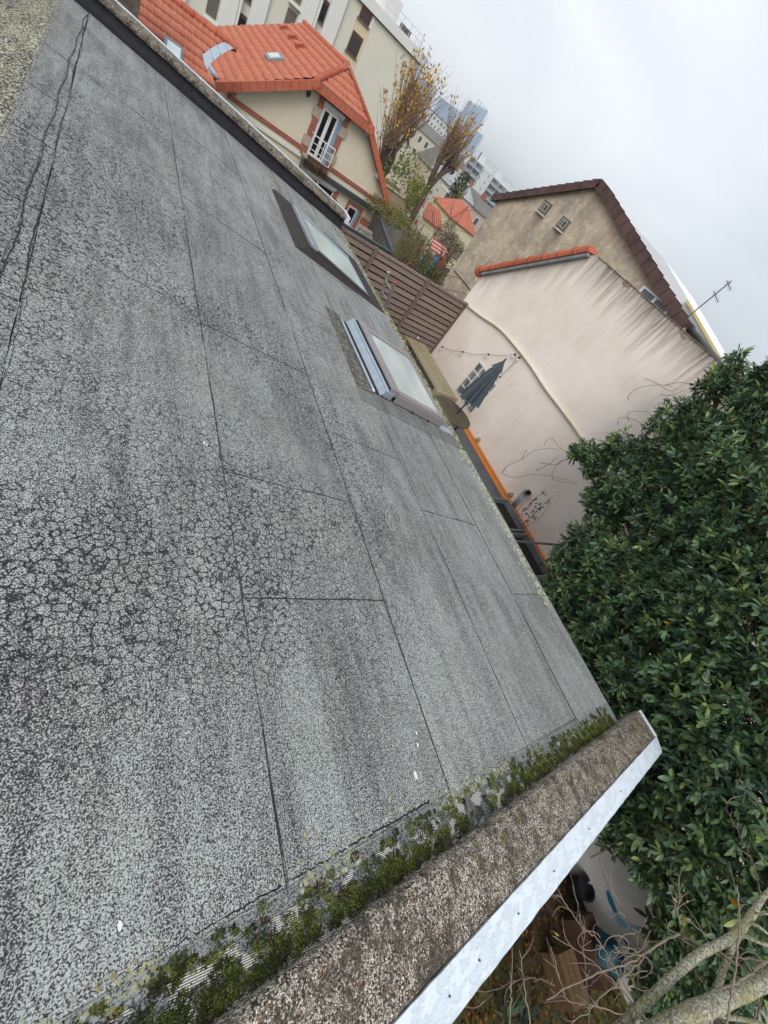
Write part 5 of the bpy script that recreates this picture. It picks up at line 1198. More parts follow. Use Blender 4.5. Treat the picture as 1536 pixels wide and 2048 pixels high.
limb([(1180, 2110, 2.45, 0.026), (1250, 2044, 2.45, 0.028), (1330, 1968, 2.5, 0.026), (1400, 1908, 2.55, 0.026), (1455, 1880, 2.6, 0.025), (1500, 1835, 2.65, 0.024), (1530, 1790, 2.7, 0.016), (1590, 1740, 2.8, 0.013)])
limb([(1490, 1850, 2.62, 0.022), (1462, 1900, 2.58, 0.019), (1440, 1960, 2.52, 0.018), (1425, 2015, 2.45, 0.019), (1410, 2060, 2.4, 0.026)])
limb([(1200, 2120, 2.35, 0.042), (1300, 2066, 2.35, 0.045), (1390, 2025, 2.35, 0.050), (1470, 1990, 2.4, 0.045), (1545, 1955, 2.45, 0.042), (1640, 1900, 2.5, 0.037)])
limb([(1490, 1845, 2.64, 0.011), (1515, 1852, 2.6, 0.009), (1550, 1880, 2.6, 0.007)]); limb([(1480, 1868, 2.6, 0.012), (1520, 1885, 2.55, 0.011), (1570, 1905, 2.5, 0.009)]); limb([(1505, 1825, 2.66, 0.008), (1530, 1828, 2.6, 0.006), (1570, 1822, 2.6, 0.004)])
limb([(1400, 2010, 2.4, 0.016), (1440, 2030, 2.35, 0.013), (1510, 2045, 2.3, 0.012), (1570, 2070, 2.25, 0.011)])
tws = [[(1138, 1735, 2.6), (1152, 1800, 2.55), (1162, 1860, 2.5), (1170, 1930, 2.45), (1180, 2060, 2.35)], [(1108, 1800, 2.6), (1112, 1790, 2.6), (1125, 1800, 2.6), (1160, 1850, 2.55), (1200, 1885, 2.55), (1245, 1965, 2.5), (1300, 2050, 2.5)],
       [(1103, 1870, 2.5), (1160, 1905, 2.5), (1215, 1950, 2.5), (1260, 2000, 2.5), (1290, 2050, 2.5)], [(1196, 1715, 2.8), (1220, 1780, 2.75), (1252, 1832, 2.7), (1270, 1880, 2.6), (1276, 1940, 2.55), (1268, 2060, 2.5)],
       [(1092, 2000, 2.3), (1170, 1958, 2.4), (1260, 1925, 2.5), (1320, 1885, 2.6), (1360, 1868, 2.6)], [(1475, 1770, 2.4), (1479, 1850, 2.35), (1470, 1950, 2.3), (1452, 2060, 2.25)], [(1453, 1600, 3.0), (1456, 1625, 2.95), (1490, 1690, 2.85), (1512, 1745, 2.75), (1520, 1800, 2.7)],
       [(1040, 1900, 2.3), (1048, 1960, 2.3), (1062, 2060, 2.3)], [(1100, 1890, 2.35), (1118, 1950, 2.35), (1135, 2000, 2.4), (1180, 2010, 2.4), (1250, 2030, 2.45), (1320, 2055, 2.5)], [(960, 2010, 2.1), (1000, 1975, 2.2), (1060, 1955, 2.3), (1110, 1970, 2.35)], [(1020, 1945, 2.2), (1022, 2000, 2.2), (1018, 2060, 2.2)],
       [(1130, 2060, 2.3), (1200, 2000, 2.4), (1250, 1950, 2.5), (1290, 1915, 2.55)], [(1345, 1800, 2.7), (1360, 1850, 2.65), (1380, 1890, 2.6), (1420, 1912, 2.55)], [(1352, 1830, 2.7), (1395, 1855, 2.65), (1420, 1890, 2.6)], [(1330, 1855, 2.7), (1370, 1875, 2.65), (1430, 1905, 2.6), (1480, 1915, 2.5), (1560, 1930, 2.4)],
       [(1420, 1905, 2.55), (1480, 1930, 2.5), (1510, 1960, 2.45), (1520, 2000, 2.4), (1510, 2060, 2.35)], [(1355, 1770, 2.8), (1358, 1800, 2.75), (1352, 1830, 2.7)], [(1390, 2020, 2.4), (1430, 1985, 2.4), (1490, 1955, 2.4), (1536, 1920, 2.45)], [(1160, 1990, 2.4), (1205, 1945, 2.45), (1240, 1900, 2.5), (1280, 1895, 2.55), (1300, 1860, 2.6)]]
for i, t in enumerate(tws):
    P = catmull([pxd(*p) for p in t], 7); P = [p + rng.normal(0, .003, 3) for p in P]; r0 = .0055 if i in (4, 5, 14, 17) else .0036
    mb = MB(); mb.tube(P, list(np.linspace(r0 * .6, r0 * 1.3, len(P))), 6); tg = mb.build('twig', M_TWIG if i % 3 else M_TWIG2, bt, smooth=True)
    for k in range(2, len(P) - 1, 3):
        if rng.random() < .8:
            d = (P[k + 1] - P[k]); d = d / np.linalg.norm(d); s_ = unit(rng.normal(0, 1, 3)); l = rng.uniform(.02, .14); mb = MB()
            mb.tube(catmull([P[k], P[k] + (s_ * .6 - d) * l * .5, P[k] + (s_ - d) * l + rng.normal(0, .02, 3)], 3), list(np.linspace(.0026, .0012, 7)), 5); mb.build('side_twig', M_TWIG, tg)
for cx, cy_, rr, d in ((1235, 1890, 26, 2.5), (1262, 1885, 30, 2.52), (1215, 1905, 22, 2.48), (1275, 1935, 36, 2.5), (1290, 1960, 30, 2.48), (1500, 1920, 22, 2.5), (1250, 1920, 40, 2.5), (1180, 1880, 28, 2.5)):   # curled tendrils
    a0 = rng.uniform(0, 6); P = [pxd(cx + rr * (1 - .25 * k / 12) * math.cos(a0 + k * .45), cy_ + rr * .8 * (1 - .25 * k / 12) * math.sin(a0 + k * .45), d + .02 * k / 12) for k in range(13)]
    mb = MB(); mb.tube(P, .0026, 5); mb.build('tendril', M_TWIG, bt, smooth=True)
for x, y in ((1113, 1868), (1350, 1800), (1375, 1838), (1374, 1803), (1295, 1990), (1245, 1985), (1400, 1958), (1232, 1975)):
    p = pxd(x, y, 2.55); mb = MB(); d = unit(rng.normal(0, 1, 3)) * .022; mb.tube([p - d, p - d * .3, p + d * .3, p + d], [.001, .0065, .0055, .001], 6); mb.build('bud', simple('tan_bud', S('#a89468'), .8), bt, smooth=True)

# ------------------------------------------------------------------ lower garden beside the parapet
gw = thing('white_garden_wall', (6.15, -3, -5), 'low white garden wall with blue brush strokes behind the leafless tree', 'wall')
XG = 6.0
mb = MB(); mb.box((XG, -9, -5.1), (XG + .18, 1.2, -3.3)); mb.build('wall', simple('dull_white_wall', S('#bfbcb8'), .9, .12, 2, .2), gw)
m_bl = simple('blue_paint', S('#2a6f92'), .7, .35, 14); m_bl2 = simple('thin_blue_wash', S('#7ea6bb'), .8, .2, 9)
for poly, mm in (([(1212, 1783), (1217, 1780), (1226, 1800), (1236, 1828), (1228, 1822), (1217, 1805)], m_bl), ([(1222, 1815), (1232, 1822), (1255, 1850), (1252, 1856), (1238, 1852)], m_bl2), ([(1258, 1850), (1272, 1852), (1310, 1862), (1308, 1867), (1275, 1862)], m_bl2), ([(1246, 1878), (1252, 1880), (1268, 1905), (1262, 1908)], m_bl)):
    mb = MB(); mb.prism([onx(x, y, XG - .004) for x, y in poly], (.003, 0, 0)); mb.build('paint_stroke', mm, gw)
def crate(label, c, ang, size, n, mat, group):
    t = thing('wooden_crate', c, label, 'crate', group); ca, sa = math.cos(ang), math.sin(ang); U = np.array([ca, sa, 0]); Vv = np.array([-sa, ca, 0]); c = np.array(c); L_, W_, H_ = size
    for i in range(n):
        w = W_ / n; mb = MB(); mb.obox(c + Vv * (-W_ / 2 + w * (i + .5)) + EZ * (H_ + .012), U * L_ / 2, Vv * (w / 2 - .006), EZ * .011); mb.build('top_plank', mat, t)
    for s_ in (-1, 1):
        for j in range(2):
            mb = MB(); mb.obox(c + Vv * s_ * (W_ / 2 - .01) + EZ * (H_ * (j + .5) / 2), U * L_ / 2, Vv * .01, EZ * (H_ / 4 - .008)); mb.build('side_plank', mat, t)
            mb = MB(); mb.obox(c + U * s_ * (L_ / 2 - .01) + EZ * (H_ * (j + .5) / 2), Vv * (W_ / 2 - .022), U * .01, EZ * (H_ / 4 - .008)); mb.build('end_plank', mat, t)
c0 = onz(1150, 1958, -4.7); crate('pale plank crate lying on the leaf litter below the parapet', (c0[0], c0[1], -5.0), 1.35, (.44, .3, .26), 3, M_CRATE, 'crates in the lower garden')
c0 = onz(1208, 1900, -4.6); crate('dark brown crate against the white garden wall', (c0[0], c0[1], -5.0), 1.45, (.6, .3, .3), 3, wood('dark_crate_wood', S('#3d2c22'), S('#5c4434'), (8, 2, 20)), 'crates in the lower garden')
c0 = onz(1213, 1905, -4.58); k = 9; bag = thing('blue_bag', (c0[0], c0[1], -4.57), 'crumpled teal blue bag lying on the dark crate', 'bag')
V_, F_ = dome(10, 4); j = 1 + rng.uniform(-.25, .25, (len(V_), 1)); mesh('sack', c0 * [1, 1, 0] + [0, 0, -4.575] + V_ * j * [.17, .22, .14], [tuple(q) for q in F_], simple('teal_plastic', S('#17414f'), .4, .3, 9, .3), bag, True)  # teal kept dark: the garden shade is in the bag's colour
mesh('tied_top', c0 * [1, 1, 0] + [.02, .05, -4.45] + V_ * j[::-1] * [.05, .05, .07], [tuple(q) for q in F_], MATS['teal_plastic'], bag, True)
c0 = onz(1160, 1768, -4.9); pot = thing('black_pot', (c0[0] - .1, c0[1], -5), 'black plastic plant pot under the laurel by the white wall', 'pot')
mb = MB(); mb.lathe([(.001, 0), (.11, 0), (.14, .24), (.15, .24), (.15, .27), (.13, .27), (.125, .2), (.001, .2)], (c0[0] - .1, c0[1], -5), 18); mb.build('body', simple('black_plastic', S('#26282b'), .4, .2), pot, smooth=False)
# leaf litter
n = 9000; P = np.stack([rng.uniform(2.6, 6.0, n), rng.uniform(-6.5, -.9, n), np.full(n, -4.985) + rng.uniform(0, .03, n)], 1); D = rng.normal(0, 1, (n, 3)) * [1, 1, .25]
pal = np.array([S(c)[:3] for c in ('#5a3b22', '#7a4f2a', '#8c5f2e', '#46301f', '#6b4a33', '#a0752f')]); leaves('leaf_litter', None, P, D, rng.uniform(.03, .07, n), rng.uniform(.02, .04, n), pal[rng.choice(6, n)] * rng.uniform(.35, .85, (n, 1)), M_DRY, kind='stuff')  # browns scaled down: less orange, with the lower garden's shade mixed in
tag(bpy.data.objects['leaf_litter'], 'brown fallen leaves covering the lower garden floor', 'leaves')
# spiky plants and trailing dry shrub below the parapet
for k, (x, y) in enumerate(((1010, 2035), (1045, 2046))):
    c = onz(x, y, -4.9); n = 26; a_ = rng.uniform(0, 6.3, n); D = np.stack([np.cos(a_), np.sin(a_), rng.uniform(.5, 1.6, n)], 1); sp = thing('spiky_plant', c, ['grey green spiky plant at the bottom edge, left one', 'grey green spiky plant at the bottom edge, right one'][k], 'plant', 'spiky plants')
    leaves('blades', sp, np.tile(c, (n, 1)), D, rng.uniform(.2, .34, n), np.full(n, .03), np.tile(S('#5e6f5c')[:3], (n, 1)), M_LEAF, kind='stuff')

# ------------------------------------------------------------------ climbers and dry stems on the terrace
def wirebush(name, label, lines, X, r=.006, mat=M_TWIG2, cat='climber', leafs=None):
    t = thing(name, onx(*lines[0][0], X), label, cat)
    for l in lines:
        P = catmull([onx(x, y, X + .05 * math.sin(i * 2.1)) for i, (x, y) in enumerate(l)], 5); mb = MB(); mb.tube(P, list(np.linspace(r, r * .6, len(P))), 5); mb.build('stem', mat, t, smooth=True)
    if leafs:
        P = np.array([onx(x, y, X) for x, y in leafs]); n = len(P); leaves('withered_leaves', t, np.repeat(P, 5, 0) + rng.normal(0, .025, (n * 5, 3)), rng.normal(0, 1, (n * 5, 3)), rng.uniform(.04, .075, n * 5), rng.uniform(.03, .05, n * 5), np.tile(np.array(S('#3a2926')[:3]), (n * 5, 1)), M_DRY, kind='stuff')
    return t
wirebush('bare_climber', 'thin leafless climber stems looping in front of the pink wall', [[(1003, 946), (1016, 931), (1045, 918), (1068, 902), (1100, 897), (1118, 899)], [(1003, 946), (1010, 940), (1012, 932)], [(1003, 946), (1028, 955), (1062, 949), (1105, 953), (1155, 966)], [(1043, 920), (1050, 905), (1054, 900)], [(1088, 890), (1095, 880), (1105, 878), (1118, 893), (1135, 905)], [(1072, 941), (1095, 930), (1115, 915)], [(1140, 915), (1120, 925), (1105, 945), (1110, 960), (1150, 968)], [(1080, 926), (1110, 929), (1125, 920)]], 7.9, .0055)
wirebush('bare_climber', 'fine leafless tendrils high on the pink wall above the laurel', [[(1257, 800), (1257, 792), (1275, 777), (1310, 770), (1345, 772)], [(1290, 757), (1315, 768), (1340, 782), (1355, 775)], [(1235, 850), (1240, 836), (1270, 840), (1300, 860)], [(1258, 842), (1255, 828), (1275, 822), (1300, 825)], [(1290, 880), (1283, 860), (1300, 850), (1320, 870), (1335, 885)], [(1330, 770), (1360, 765), (1385, 770)], [(1320, 790), (1345, 790), (1370, 780)]], 8.0, .005)
wirebush('dried_stems', 'dry dark seed stems rising from the grey planter', [[(1028, 1040), (1050, 1020), (1072, 995), (1090, 985)], [(1045, 1050), (1065, 1030), (1085, 1010), (1108, 990)], [(1050, 1055), (1080, 1035), (1102, 1005)], [(1030, 1028), (1045, 1010), (1062, 995)], [(1035, 1075), (1060, 1040), (1075, 1020)], [(1020, 1035), (1015, 1050), (1030, 1065)], [(1045, 1085), (1040, 1060), (1055, 1040)]], 7.75, .006, leafs=[(1050, 1022), (1055, 1015), (1062, 1008), (1070, 998), (1058, 1030), (1066, 1032), (1074, 1022), (1082, 1016), (1064, 1024), (1046, 1030), (1078, 1008), (1085, 988), (1095, 1003), (1052, 1042), (1090, 985)], cat='plant')

# ------------------------------------------------------------------ pollarded street trees
M_POL = simple('pollard_shoot', S('#8a735f'), .9, .25, 3, 0); M_POLT = simple('pollard_bark', S('#5f5248'), .95, .3, 6, .4, 30)
def pollard(label, base, heads, n, Lmax, seed, leafy=.5, low=None):
    r2 = np.random.default_rng(seed); t = thing('pollarded_tree', base, label, 'tree', 'pollarded street trees'); base = np.array(base, float); fork = np.array([base[0], base[1], min(h[0][2] for h in heads) - 2.2])
    mb = MB(); mb.tube([base, (base + fork) / 2 + (.1, 0, 0), fork], [.34, .3, .28], 8); mb.build('trunk', M_POLT, t, smooth=True)
    LP, LD = [], []; sh = MB(); kn = MB()
    for h, w in heads:
        h = np.array(h, float); mb = MB(); mb.tube(catmull([fork, (fork + h) / 2 + r2.normal(0, .2, 3), h], 4), list(np.linspace(.22, .17, 9)), 7); mb.build('limb', M_POLT, t, smooth=True)
        for _ in range(22): p = h + r2.normal(0, .16, 3); d = unit(r2.normal(0, 1, 3)) * .22; kn.tube([p - d, p, p + d], [.05, .1, .06], 5)
        for _ in range(int(n * w)):
            d = unit(np.array([r2.normal(0, .42), r2.normal(0, .42), 1.])); l = Lmax * r2.uniform(.35, 1.) * w ** .3; p0 = h + r2.normal(0, .2, 3); p2 = p0 + d * l + np.array([0, 0, .15 * l]); p1 = (p0 + p2) / 2 + d * [1, 1, 0] * .12 * l
            sh.tube([p0, p1, p2], [.024, .017, .009], 3, cap=False)
            if r2.random() < leafy:
                for q in r2.uniform(.72, 1.02, 5): LP.append(p0 + (p2 - p0) * q + r2.normal(0, .06, 3)); LD.append(r2.normal(0, 1, 3))
            if r2.random() < .3: q = r2.uniform(.1, .6); LP.append(p0 + (p2 - p0) * q); LD.append(r2.normal(0, 1, 3))
    kn.build('knuckles', M_POLT, t, smooth=True, kind='stuff'); sh.build('shoots', M_POL, t, kind='stuff')
    if low:
        for c, r, k in low:
            for _ in range(k): LP.append(np.array(c) + r2.normal(0, 1, 3) * r); LD.append(r2.normal(0, 1, 3))
    LP, LD = np.array(LP), np.array(LD); m = len(LP); pal = np.array([S(c)[:3] for c in ('#d9a741', '#e6ba50', '#c98f34', '#e0c45a', '#b08a40')]); cc = pal[r2.choice(5, m)] * r2.uniform(.7, 1.2, (m, 1))
    if low: zz = LP[:, 2]; g = zz < low[0][0][2] + 1.2; cc[g] = np.array(S('#8f9a45')[:3]) * r2.uniform(.6, 1.3, (g.sum(), 1))
    leaves('crown', t, LP, LD, r2.uniform(.16, .28, m), r2.uniform(.13, .21, m), cc, M_LEAF)
def oy(x, y, Y): return ony(x, y, Y)
h1, h1b, h1c = oy(802, 238, 40), oy(778, 292, 39), oy(760, 320, 40.5)
pollard('big pollarded tree with long yellow-tipped shoots beside the orange verge', (h1b[0] + .8, 40, -9.5), [(h1, 1.5), (h1b, 1.1), (h1c, .7), (oy(815, 268, 41), .8)], 92, 3.6, 3, low=[(oy(818, 330, 39), np.array([.8, .8, .6]), 420), (oy(790, 345, 39), np.array([.7, .6, .4]), 200), (oy(828, 372, 38), np.array([.6, .6, .6]), 240)])
h2 = oy(893, 300, 42); h2b = oy(880, 322, 42)
pollard('slimmer pollarded tree with rusty shoots left of the white block', (h2[0] + .3, 42, -10), [(h2, 1.3), (h2b, .6), (oy(905, 335, 42), .5), (oy(900, 318, 43), .6)], 78, 3.3, 8, leafy=.35, low=[(oy(925, 370, 42), np.array([.5, .5, .5]), 60), (oy(860, 392, 41), np.array([.5, .5, .4]), 90)])

# ------------------------------------------------------------------ garden and street between the houses
def bush(name, label, blobs_, n, ln, pal, cat='shrub', mat=M_LEAF, group=None, stems=8, asp=.4):
    c0 = blobs_[0][0]; b0 = (c0[0], c0[1], float(ground_z(np.array(c0[0]), np.array(c0[1])))); t = thing(name, b0, label, cat, group); P, d = blob_shoots([(np.array(c), np.array(r)) for c, r in blobs_], n, .4); m = len(P); pl = np.array([S(c)[:3] for c in pal])
    leaves('foliage', t, P, d + rng.normal(0, .6, d.shape) + [0, 0, .3], rng.uniform(ln * .6, ln * 1.3, m), rng.uniform(ln * asp * .7, ln * asp * 1.2, m), pl[rng.choice(len(pal), m)] * rng.uniform(.6, 1.3, (m, 1)), mat)
    for i in range(stems):
        c, r = blobs_[i % len(blobs_)]; mb = MB(); mb.tube([np.array(b0) + rng.normal(0, .08, 3) * [1, 1, 0], (np.array(b0) + c) / 2 + rng.normal(0, .12, 3), np.array(c) + rng.normal(0, .5, 3) * r], [.035, .025, .012], 5); mb.build('stem', M_BARK, t, smooth=True)
    return t
def baretree(name, label, base, top, spread, seed, n=16, mat=M_TWIG2, r=.05):
    r2 = np.random.default_rng(seed); t = thing(name, base, label, 'tree'); base, top = np.array(base, float), np.array(top, float); mb = MB(); mb.tube(catmull([base, (base + top) / 2 + r2.normal(0, .1, 3), top], 4), list(np.linspace(r, r * .5, 9)), 7); mb.build('trunk', M_BARK, t, smooth=True)
    for i in range(n):
        q = r2.uniform(.35, 1); p = base + (top - base) * q; d = unit(r2.normal(0, 1, 3) * [1, 1, .5] + [0, 0, .5]); l = spread * r2.uniform(.5, 1); mb = MB(); P = catmull([p, p + d * l * .5 + r2.normal(0, .07, 3), p + d * l + r2.normal(0, .12, 3)], 4)
        mb.tube(P, list(np.linspace(r * .35, r * .12, len(P))), 5); b = mb.build('branch', mat, t, smooth=True)
        tw = MB()
        for k in range(7): pp = P[int(r2.integers(2, len(P)))]; dd = unit(r2.normal(0, 1, 3) + d); tw.tube([pp, pp + dd * l * r2.uniform(.2, .5)], [r * .12, r * .06], 4, cap=False)
        tw.build('twigs', mat, b)
    return t
GZ = lambda Y: float(ground_z(np.array(0.), np.array(float(Y))))
# grey board fence
YF = 29.2; fa, fb = oy(742, 418, YF), oy(824, 466, YF); gf = thing('grey_board_fence', ((fa[0] + fb[0]) / 2, YF, GZ(YF)), 'grey weathered vertical board fence at the back of the garden', 'fence'); m_gb = wood('grey_board', S('#6e6a63'), S('#8f8b83'), (20, 20, 2)); x = 14.1; ztop = (fa[2] + fb[2]) / 2
while x < fb[0]:
    w = .17; mb = MB(); mb.box((x, YF, GZ(YF) - .1), (x + w - .012, YF + .03, ztop - .02 + random.uniform(-.015, .015))); mb.build('board', m_gb, gf); x += w
mb = MB(); mb.box((14.1, YF - .02, ztop - .015), (fb[0], YF + .05, ztop + .04)); mb.build('top_rail', simple('pale_rail_wood', S('#a5a296'), .8), gf)
# stone patch wall below the cream house corner
q0, q1 = oy(724, 455, 26.6), oy(750, 498, 26.6); sw_ = thing('rubble_wall', ((q0[0] + q1[0]) / 2, 26.6, GZ(26.6)), 'pale rubble stone plinth at the cream house corner', 'wall'); m_rub = simple('rubble', S('#b1aba1'), .95, .3, 6, .7, 20, stain=S('#7a7468'))
for i in range(8):
    for j in range(9):
        x0 = q0[0] - .2 + i * .26 + .13 * (j % 2); z0 = q1[2] - .7 + j * .2
        if z0 > q0[2] - .3 * max(0, i - 3) - .1: continue
        mb = MB(); mb.box((x0 + .008, 26.6 - rng.uniform(0, .05), z0 + .008), (x0 + rng.uniform(.21, .25), 26.9, z0 + .19)); mb.build('stone', m_rub, sw_, bevel=.02)
# sandy wall and green mesh fence on the slope
a_, b_2 = oy(772, 372, 46), oy(826, 402, 46); sb = thing('sandy_wall', ((a_[0] + b_2[0]) / 2, 46, GZ(46)), 'sandy coloured rendered wall below the big pollarded tree', 'wall'); mb = MB(); mb.box((a_[0] - 2, 46, GZ(46) - .3), (b_2[0], 46.4, a_[2])); mb.build('wall', simple('sand_render', S('#b7a184'), .9, .15, 1.2), sb); mb = MB(); mb.box((a_[0] - 2.1, 45.9, a_[2]), (b_2[0] + .1, 46.5, a_[2] + .12)); mb.build('coping', M_STONE, sb)
a_, b_2 = oy(778, 398, 33), oy(822, 424, 33); mf = thing('mesh_fence', ((a_[0] + b_2[0]) / 2, 33, GZ(33)), 'dark green wire mesh fence on the grassy bank', 'fence'); m_gm = simple('green_wire', S('#2f4a41'), .5)
for x in np.arange(a_[0], b_2[0] + 3, 1.2): mb = MB(); mb.tube([(x, 33, GZ(33) - .1), (x, 33, a_[2])], .035, 6); mb.build('post', m_gm, mf)
for z in np.linspace(GZ(33) + .1, a_[2] - .03, 6): mb = MB(); mb.bar((a_[0], 33, z), (b_2[0] + 3, 33, z), .02, .02); mb.build('wire', m_gm, mf)
# street lamp
YL = 37.; t_, b_2 = oy(875, 371, YL), oy(822, 462, YL); lp = thing('street_lamp', (b_2[0], YL, GZ(YL)), 'pale grey street lamp post with a white curved head', 'street lamp'); m_lp = simple('pale_lamp_metal', S('#b9bcbd'), .45, .1)
mb = MB(); mb.tube([(t_[0], YL, GZ(YL)), (t_[0], YL, t_[2])], [.1, .07], 8); mb.build('post', m_lp, lp); hd = oy(889, 379, YL)
mb = MB(); mb.tube(catmull([(t_[0], YL, t_[2]), (t_[0] + .15, YL, t_[2] + .06), (hd[0] - .3, YL, hd[2] + .12)], 4), .05, 6); mb.build('arm', m_lp, lp); mb = MB(); mb.obox((hd[0] - .05, YL, hd[2] + .08), (.3, 0, -.05), (0, .13, 0), (.01, 0, .06)); mb.build('lamp_head', M_WHITEF, lp, bevel=.03)
mb = MB(); q = oy(833, 442, YL); mb.tube([(q[0], YL, q[2] - .25), (q[0], YL, q[2] + .1)], .13, 8); mb.build('red_band', simple('red_band', S('#a8483c'), .6), lp)
# little house with hipped orange roof
YS = 50.; C_ = oy(902, 437, YS); R_s = oy(948, 473, YS); Ls = onx(864, 396, C_[0]); wS = 1.15 * (R_s[0] - C_[0]); dS = Ls[1] - YS
sh_ = thing('small_orange_roof_house', (C_[0] + wS / 2, YS + dS / 2, GZ(YS)), 'small cream house with hipped orange roof beyond the garden', 'house')
mb = MB(); mb.box((C_[0] + .25, YS + .25, GZ(YS) - 1), (C_[0] + wS - .25, YS + dS - .25, C_[2])); mb.build('wall', simple('pale_yellow_wall', S('#d6ccab'), .9, .08, 1), sh_)
apx = np.array([C_[0] + wS * .5, YS + dS * .32, C_[2] + 1.75]); apx2 = apx + (0, dS * .36, 0); c1, c2, c3, c4 = np.array([C_[0], YS, C_[2]]), np.array([C_[0] + wS, YS, C_[2]]), np.array([C_[0] + wS, YS + dS, C_[2]]), np.array([C_[0], YS + dS, C_[2]])
mb = MB(); mb.add([c1, c2, c3, c4, apx - (0, 0, .05), apx2 - (0, 0, .05)], [(0, 1, 4), (1, 2, 5, 4), (2, 3, 5), (3, 0, 4, 5), (3, 2, 1, 0)]); mb.build('roof', M_TILE, sh_)
def strips(parent, quad, n, mat):
    a_, b_2, c_, d_ = [np.array(q, float) for q in quad]   # a-b eave, d-c top
    for i in range(n):
        t0, t1 = i / n, (i + .7) / n; p = [a_ + (b_2 - a_) * t0, a_ + (b_2 - a_) * t1, d_ + (c_ - d_) * t1, d_ + (c_ - d_) * t0]; nn = np.cross(p[1] - p[0], p[3] - p[0]); nn /= np.linalg.norm(nn) + 1e-9; nn = nn if nn[2] > 0 else -nn
        mb = MB(); mb.prism([q + nn * .03 for q in p], nn * .07); mb.build('tile_row', mat, parent)
strips(sh_, (c1, c2, apx + (.02, 0, 0), apx - (.02, 0, 0)), 17, M_TILE2); strips(sh_, (c4, c1, apx, apx2), 15, M_TILE2)
rowtiles(sh_, c1 + EZ * .05, apx + EZ * .08, 9, 0, 0, EZ, M_TILE, 'hip_tile', r=.11)
w0 = oy(905, 470, YS + .2); mb = MB(); mb.box((w0[0] - .1, YS + .18, w0[2] - .5), (w0[0] + .9, YS + .246, w0[2] + .45)); w = mb.build('window', simple('shuttered_window', S('#b9b39d'), .8), sh_); mb = MB(); mb.box((w0[0] + .02, YS + .16, w0[2] - .4), (w0[0] + .78, YS + .179, w0[2] + .35)); mb.build('blind', simple('grey_blind', S('#a5a296'), .8), w)
q = [oy(x, y, 46) for x, y in ((846, 428), (865, 450), (887, 449), (872, 430))]; lt_ = thing('lean_to_shed', (q[1][0], 46, GZ(46)), 'lean-to shed with bright orange tiles left of the small house', 'shed')
x0, x1 = q[0][0] + .3, q[2][0] + .2; z0 = q[1][2]; mb = MB(); mb.box((x0, 46, GZ(46) - .3), (x1, 48, z0 - .1)); mb.build('wall', MATS['pale_yellow_wall'], lt_); mb = MB(); mb.prism([(x0 - .1, 45.8, z0), (x1 + .1, 45.8, z0), (x1 + .1, 48.1, z0 + 1.1), (x0 - .1, 48.1, z0 + 1.1)], (0, 0, .08)); mb.build('roof', M_TILE, lt_)
strips(lt_, ((x0 - .1, 45.8, z0 + .08), (x1 + .1, 45.8, z0 + .08), (x1 + .1, 48.1, z0 + 1.18), (x0 - .1, 48.1, z0 + 1.18)), 9, M_TILE2)
# garden planting and toys
G = lambda x, y, Y: oy(x, y, Y)
bush('olive_shrub', 'olive green shrub beside the veranda arm', [(G(806, 512, 17), (.55, .5, .8)), (G(800, 530, 16.5), (.5, .4, .6))], 2600, .09, ('#6d7040', '#8a8749', '#565c35', '#7c7a45'))
bush('evergreen_shrub', 'dark green shrub just behind the wooden fence', [(G(846, 545, 13.5), (.6, .5, .5)), (G(868, 556, 13), (.4, .4, .35))], 2600, .08, ('#55613a', '#6b7542', '#444f30', '#7d7a48'))
bush('brown_hedge', 'rusty brown conical hedge in front of the small cream house', [(G(888, 474, 30), (.8, .8, 1.1)), (G(900, 492, 28), (.9, .7, .8)), (G(915, 505, 26), (.8, .6, .6))], 5200, .11, ('#5b4a38', '#6f5a43', '#4d4634', '#5f5f3d'))
bush('bank_groundcover', 'yellowing green ground cover on the bank above the grey fence', [(G(775, 425, 27), (1.6, 1.2, .5)), (G(800, 440, 26.5), (1.2, 1., .4))], 3600, .13, ('#6f7c48', '#8a8d52', '#b09a50', '#5a6840'), stems=2)
bush('garden_mound', 'mixed green and brown shrubs in the middle of the garden', [(G(838, 500, 19), (.8, .7, .6)), (G(826, 484, 21), (.7, .6, .6))], 3000, .1, ('#64663f', '#79693f', '#54503a', '#8a8255'))
bush('dark_evergreen', 'dark evergreen tree between the lamp and white block', [(G(918, 376, 70), (1.2, 1.2, 2.2))], 1800, .35, ('#33442f', '#41533a', '#2c3a2a'), cat='tree', stems=2)
bush('green_treelet', 'yellow green young tree under the pollard by the street lamp', [(G(832, 385, 43), (.9, .9, 1.3)), (G(826, 408, 42.5), (.7, .7, .8))], 2600, .2, ('#7d8c3f', '#a0a048', '#63783a', '#c0a23f'), cat='tree', stems=3)
for k, (x, y, Y, tx, ty) in enumerate(((862, 560, 13.5, 885, 505), (835, 540, 15, 850, 480), (868, 510, 22, 878, 455), (900, 535, 16, 905, 505))):
    b = G(x, y, Y); b = np.array([b[0], Y, GZ(Y)]); tp = oy(tx, ty, Y)
    baretree('bare_garden_tree', ['bare garden tree rising just behind the wooden fence', 'leafless shrub tree beside the red toy', 'tangled bare tree in front of the lean-to shed', 'small bare tree against the beige house wall'][k], b, tp, 1.5, 30 + k, 18, r=.055)
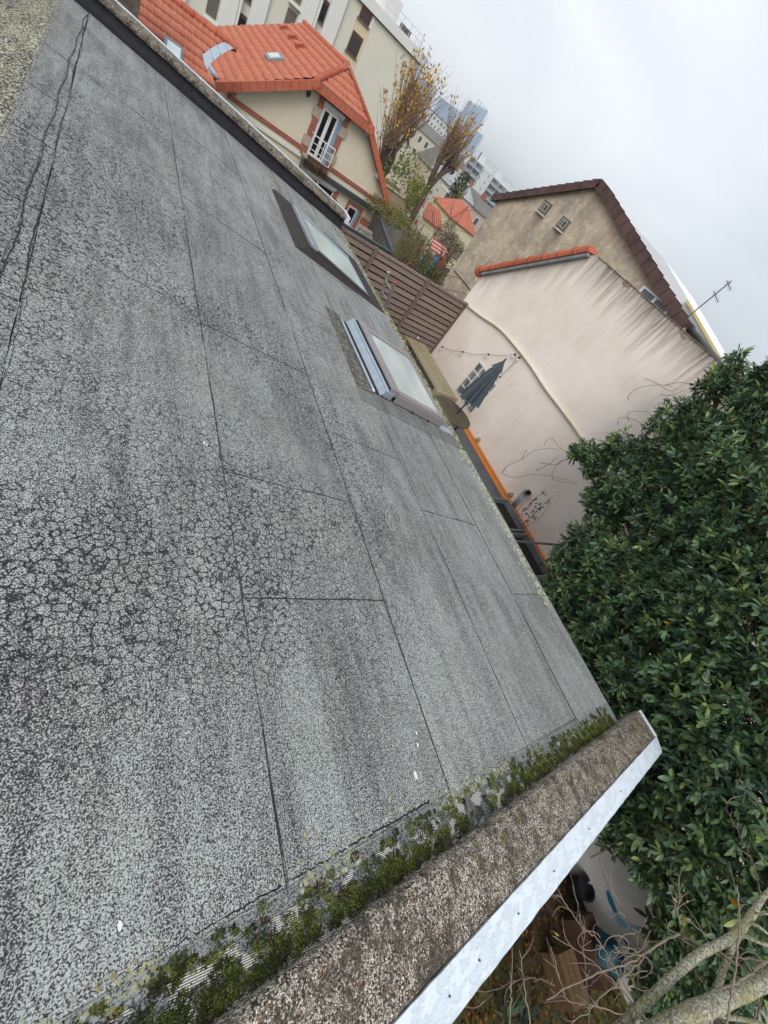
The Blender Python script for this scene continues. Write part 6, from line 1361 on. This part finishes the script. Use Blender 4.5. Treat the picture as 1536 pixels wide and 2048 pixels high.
# playhouse
pc = G(878, 530, 17.5); ph = thing('toy_playhouse', (pc[0], 17.5, GZ(17.5)), 'toy playhouse with red and white striped roof and blue side', 'playhouse'); zf = GZ(17.5); r0 = G(866, 487, 17.5); r1 = G(886, 514, 17.5)
xa, xb, zz = r0[0], r1[0] + .02, (r0[2] + r1[2]) / 2
mb = MB(); mb.box((xb - .3, 17.5, zf), (xb - .12, 17.7, zz - .1)); mb.build('wall', simple('blue_plastic', S('#5b96b4'), .5, .15), ph)
for i in range(7):
    z0 = zz - .1 + i * .055; mb = MB(); mb.obox(((xa + xb) / 2, 17.45 + i * .045, z0), ((xb - xa) / 2, 0, 0), (0, .02, .026), (0, -.008, .01)); mb.build('roof_slat', simple('red_plastic', S('#a8504c'), .55, .2) if i % 2 == 0 else simple('faded_pink', S('#d3a9a0'), .6, .1), ph)
mb = MB(); mb.box((xb - .02, 17.6, zf), (xb + .35, 18.1, zz + .1)); mb.build('side_box', simple('terracotta_box', S('#9a6a52'), .8), ph)
tc_ = G(826, 525, 15.5); ty = thing('toy_slide', (tc_[0], 15.5, GZ(15.5)), 'red and blue plastic toy lying among the shrubs', 'toy')
mb = MB(); mb.bar((tc_[0] - .2, 15.5, tc_[2] - .25), (tc_[0] + .15, 15.5, tc_[2] + .15), .16, .05, up=(0, 1, .4)); mb.build('chute', MATS['red_plastic'], ty, bevel=.02); mb = MB(); mb.bar((tc_[0] + .25, 15.55, tc_[2] + .3), (tc_[0] + .3, 15.6, tc_[2] - .1), .05, .14, up=(0, 1, 0)); mb.build('ladder_panel', MATS['blue_plastic'], ty, bevel=.02)

# ------------------------------------------------------------------ haze over the distance
if HAZE:
    mb = MB(); mb.box((-5100, -3100, -35), (5100, 7100, 185)); hz = mb.build('haze', bpy.data.materials.new('haze'), None); hm = hz.data.materials[0]; hm.use_nodes = True; nt_ = hm.node_tree; nt_.nodes.clear()
    ho = nt_.nodes.new('ShaderNodeOutputMaterial'); hv = nt_.nodes.new('ShaderNodeVolumePrincipled'); hv.inputs['Color'].default_value = (.86, .91, .97, 1); hv.inputs['Density'].default_value = HAZE; hv.inputs['Anisotropy'].default_value = .2; nt_.links.new(hv.outputs[0], ho.inputs['Volume'])
    tag(hz, 'pale blue haze over the distant skyline', 'haze', kind='stuff')
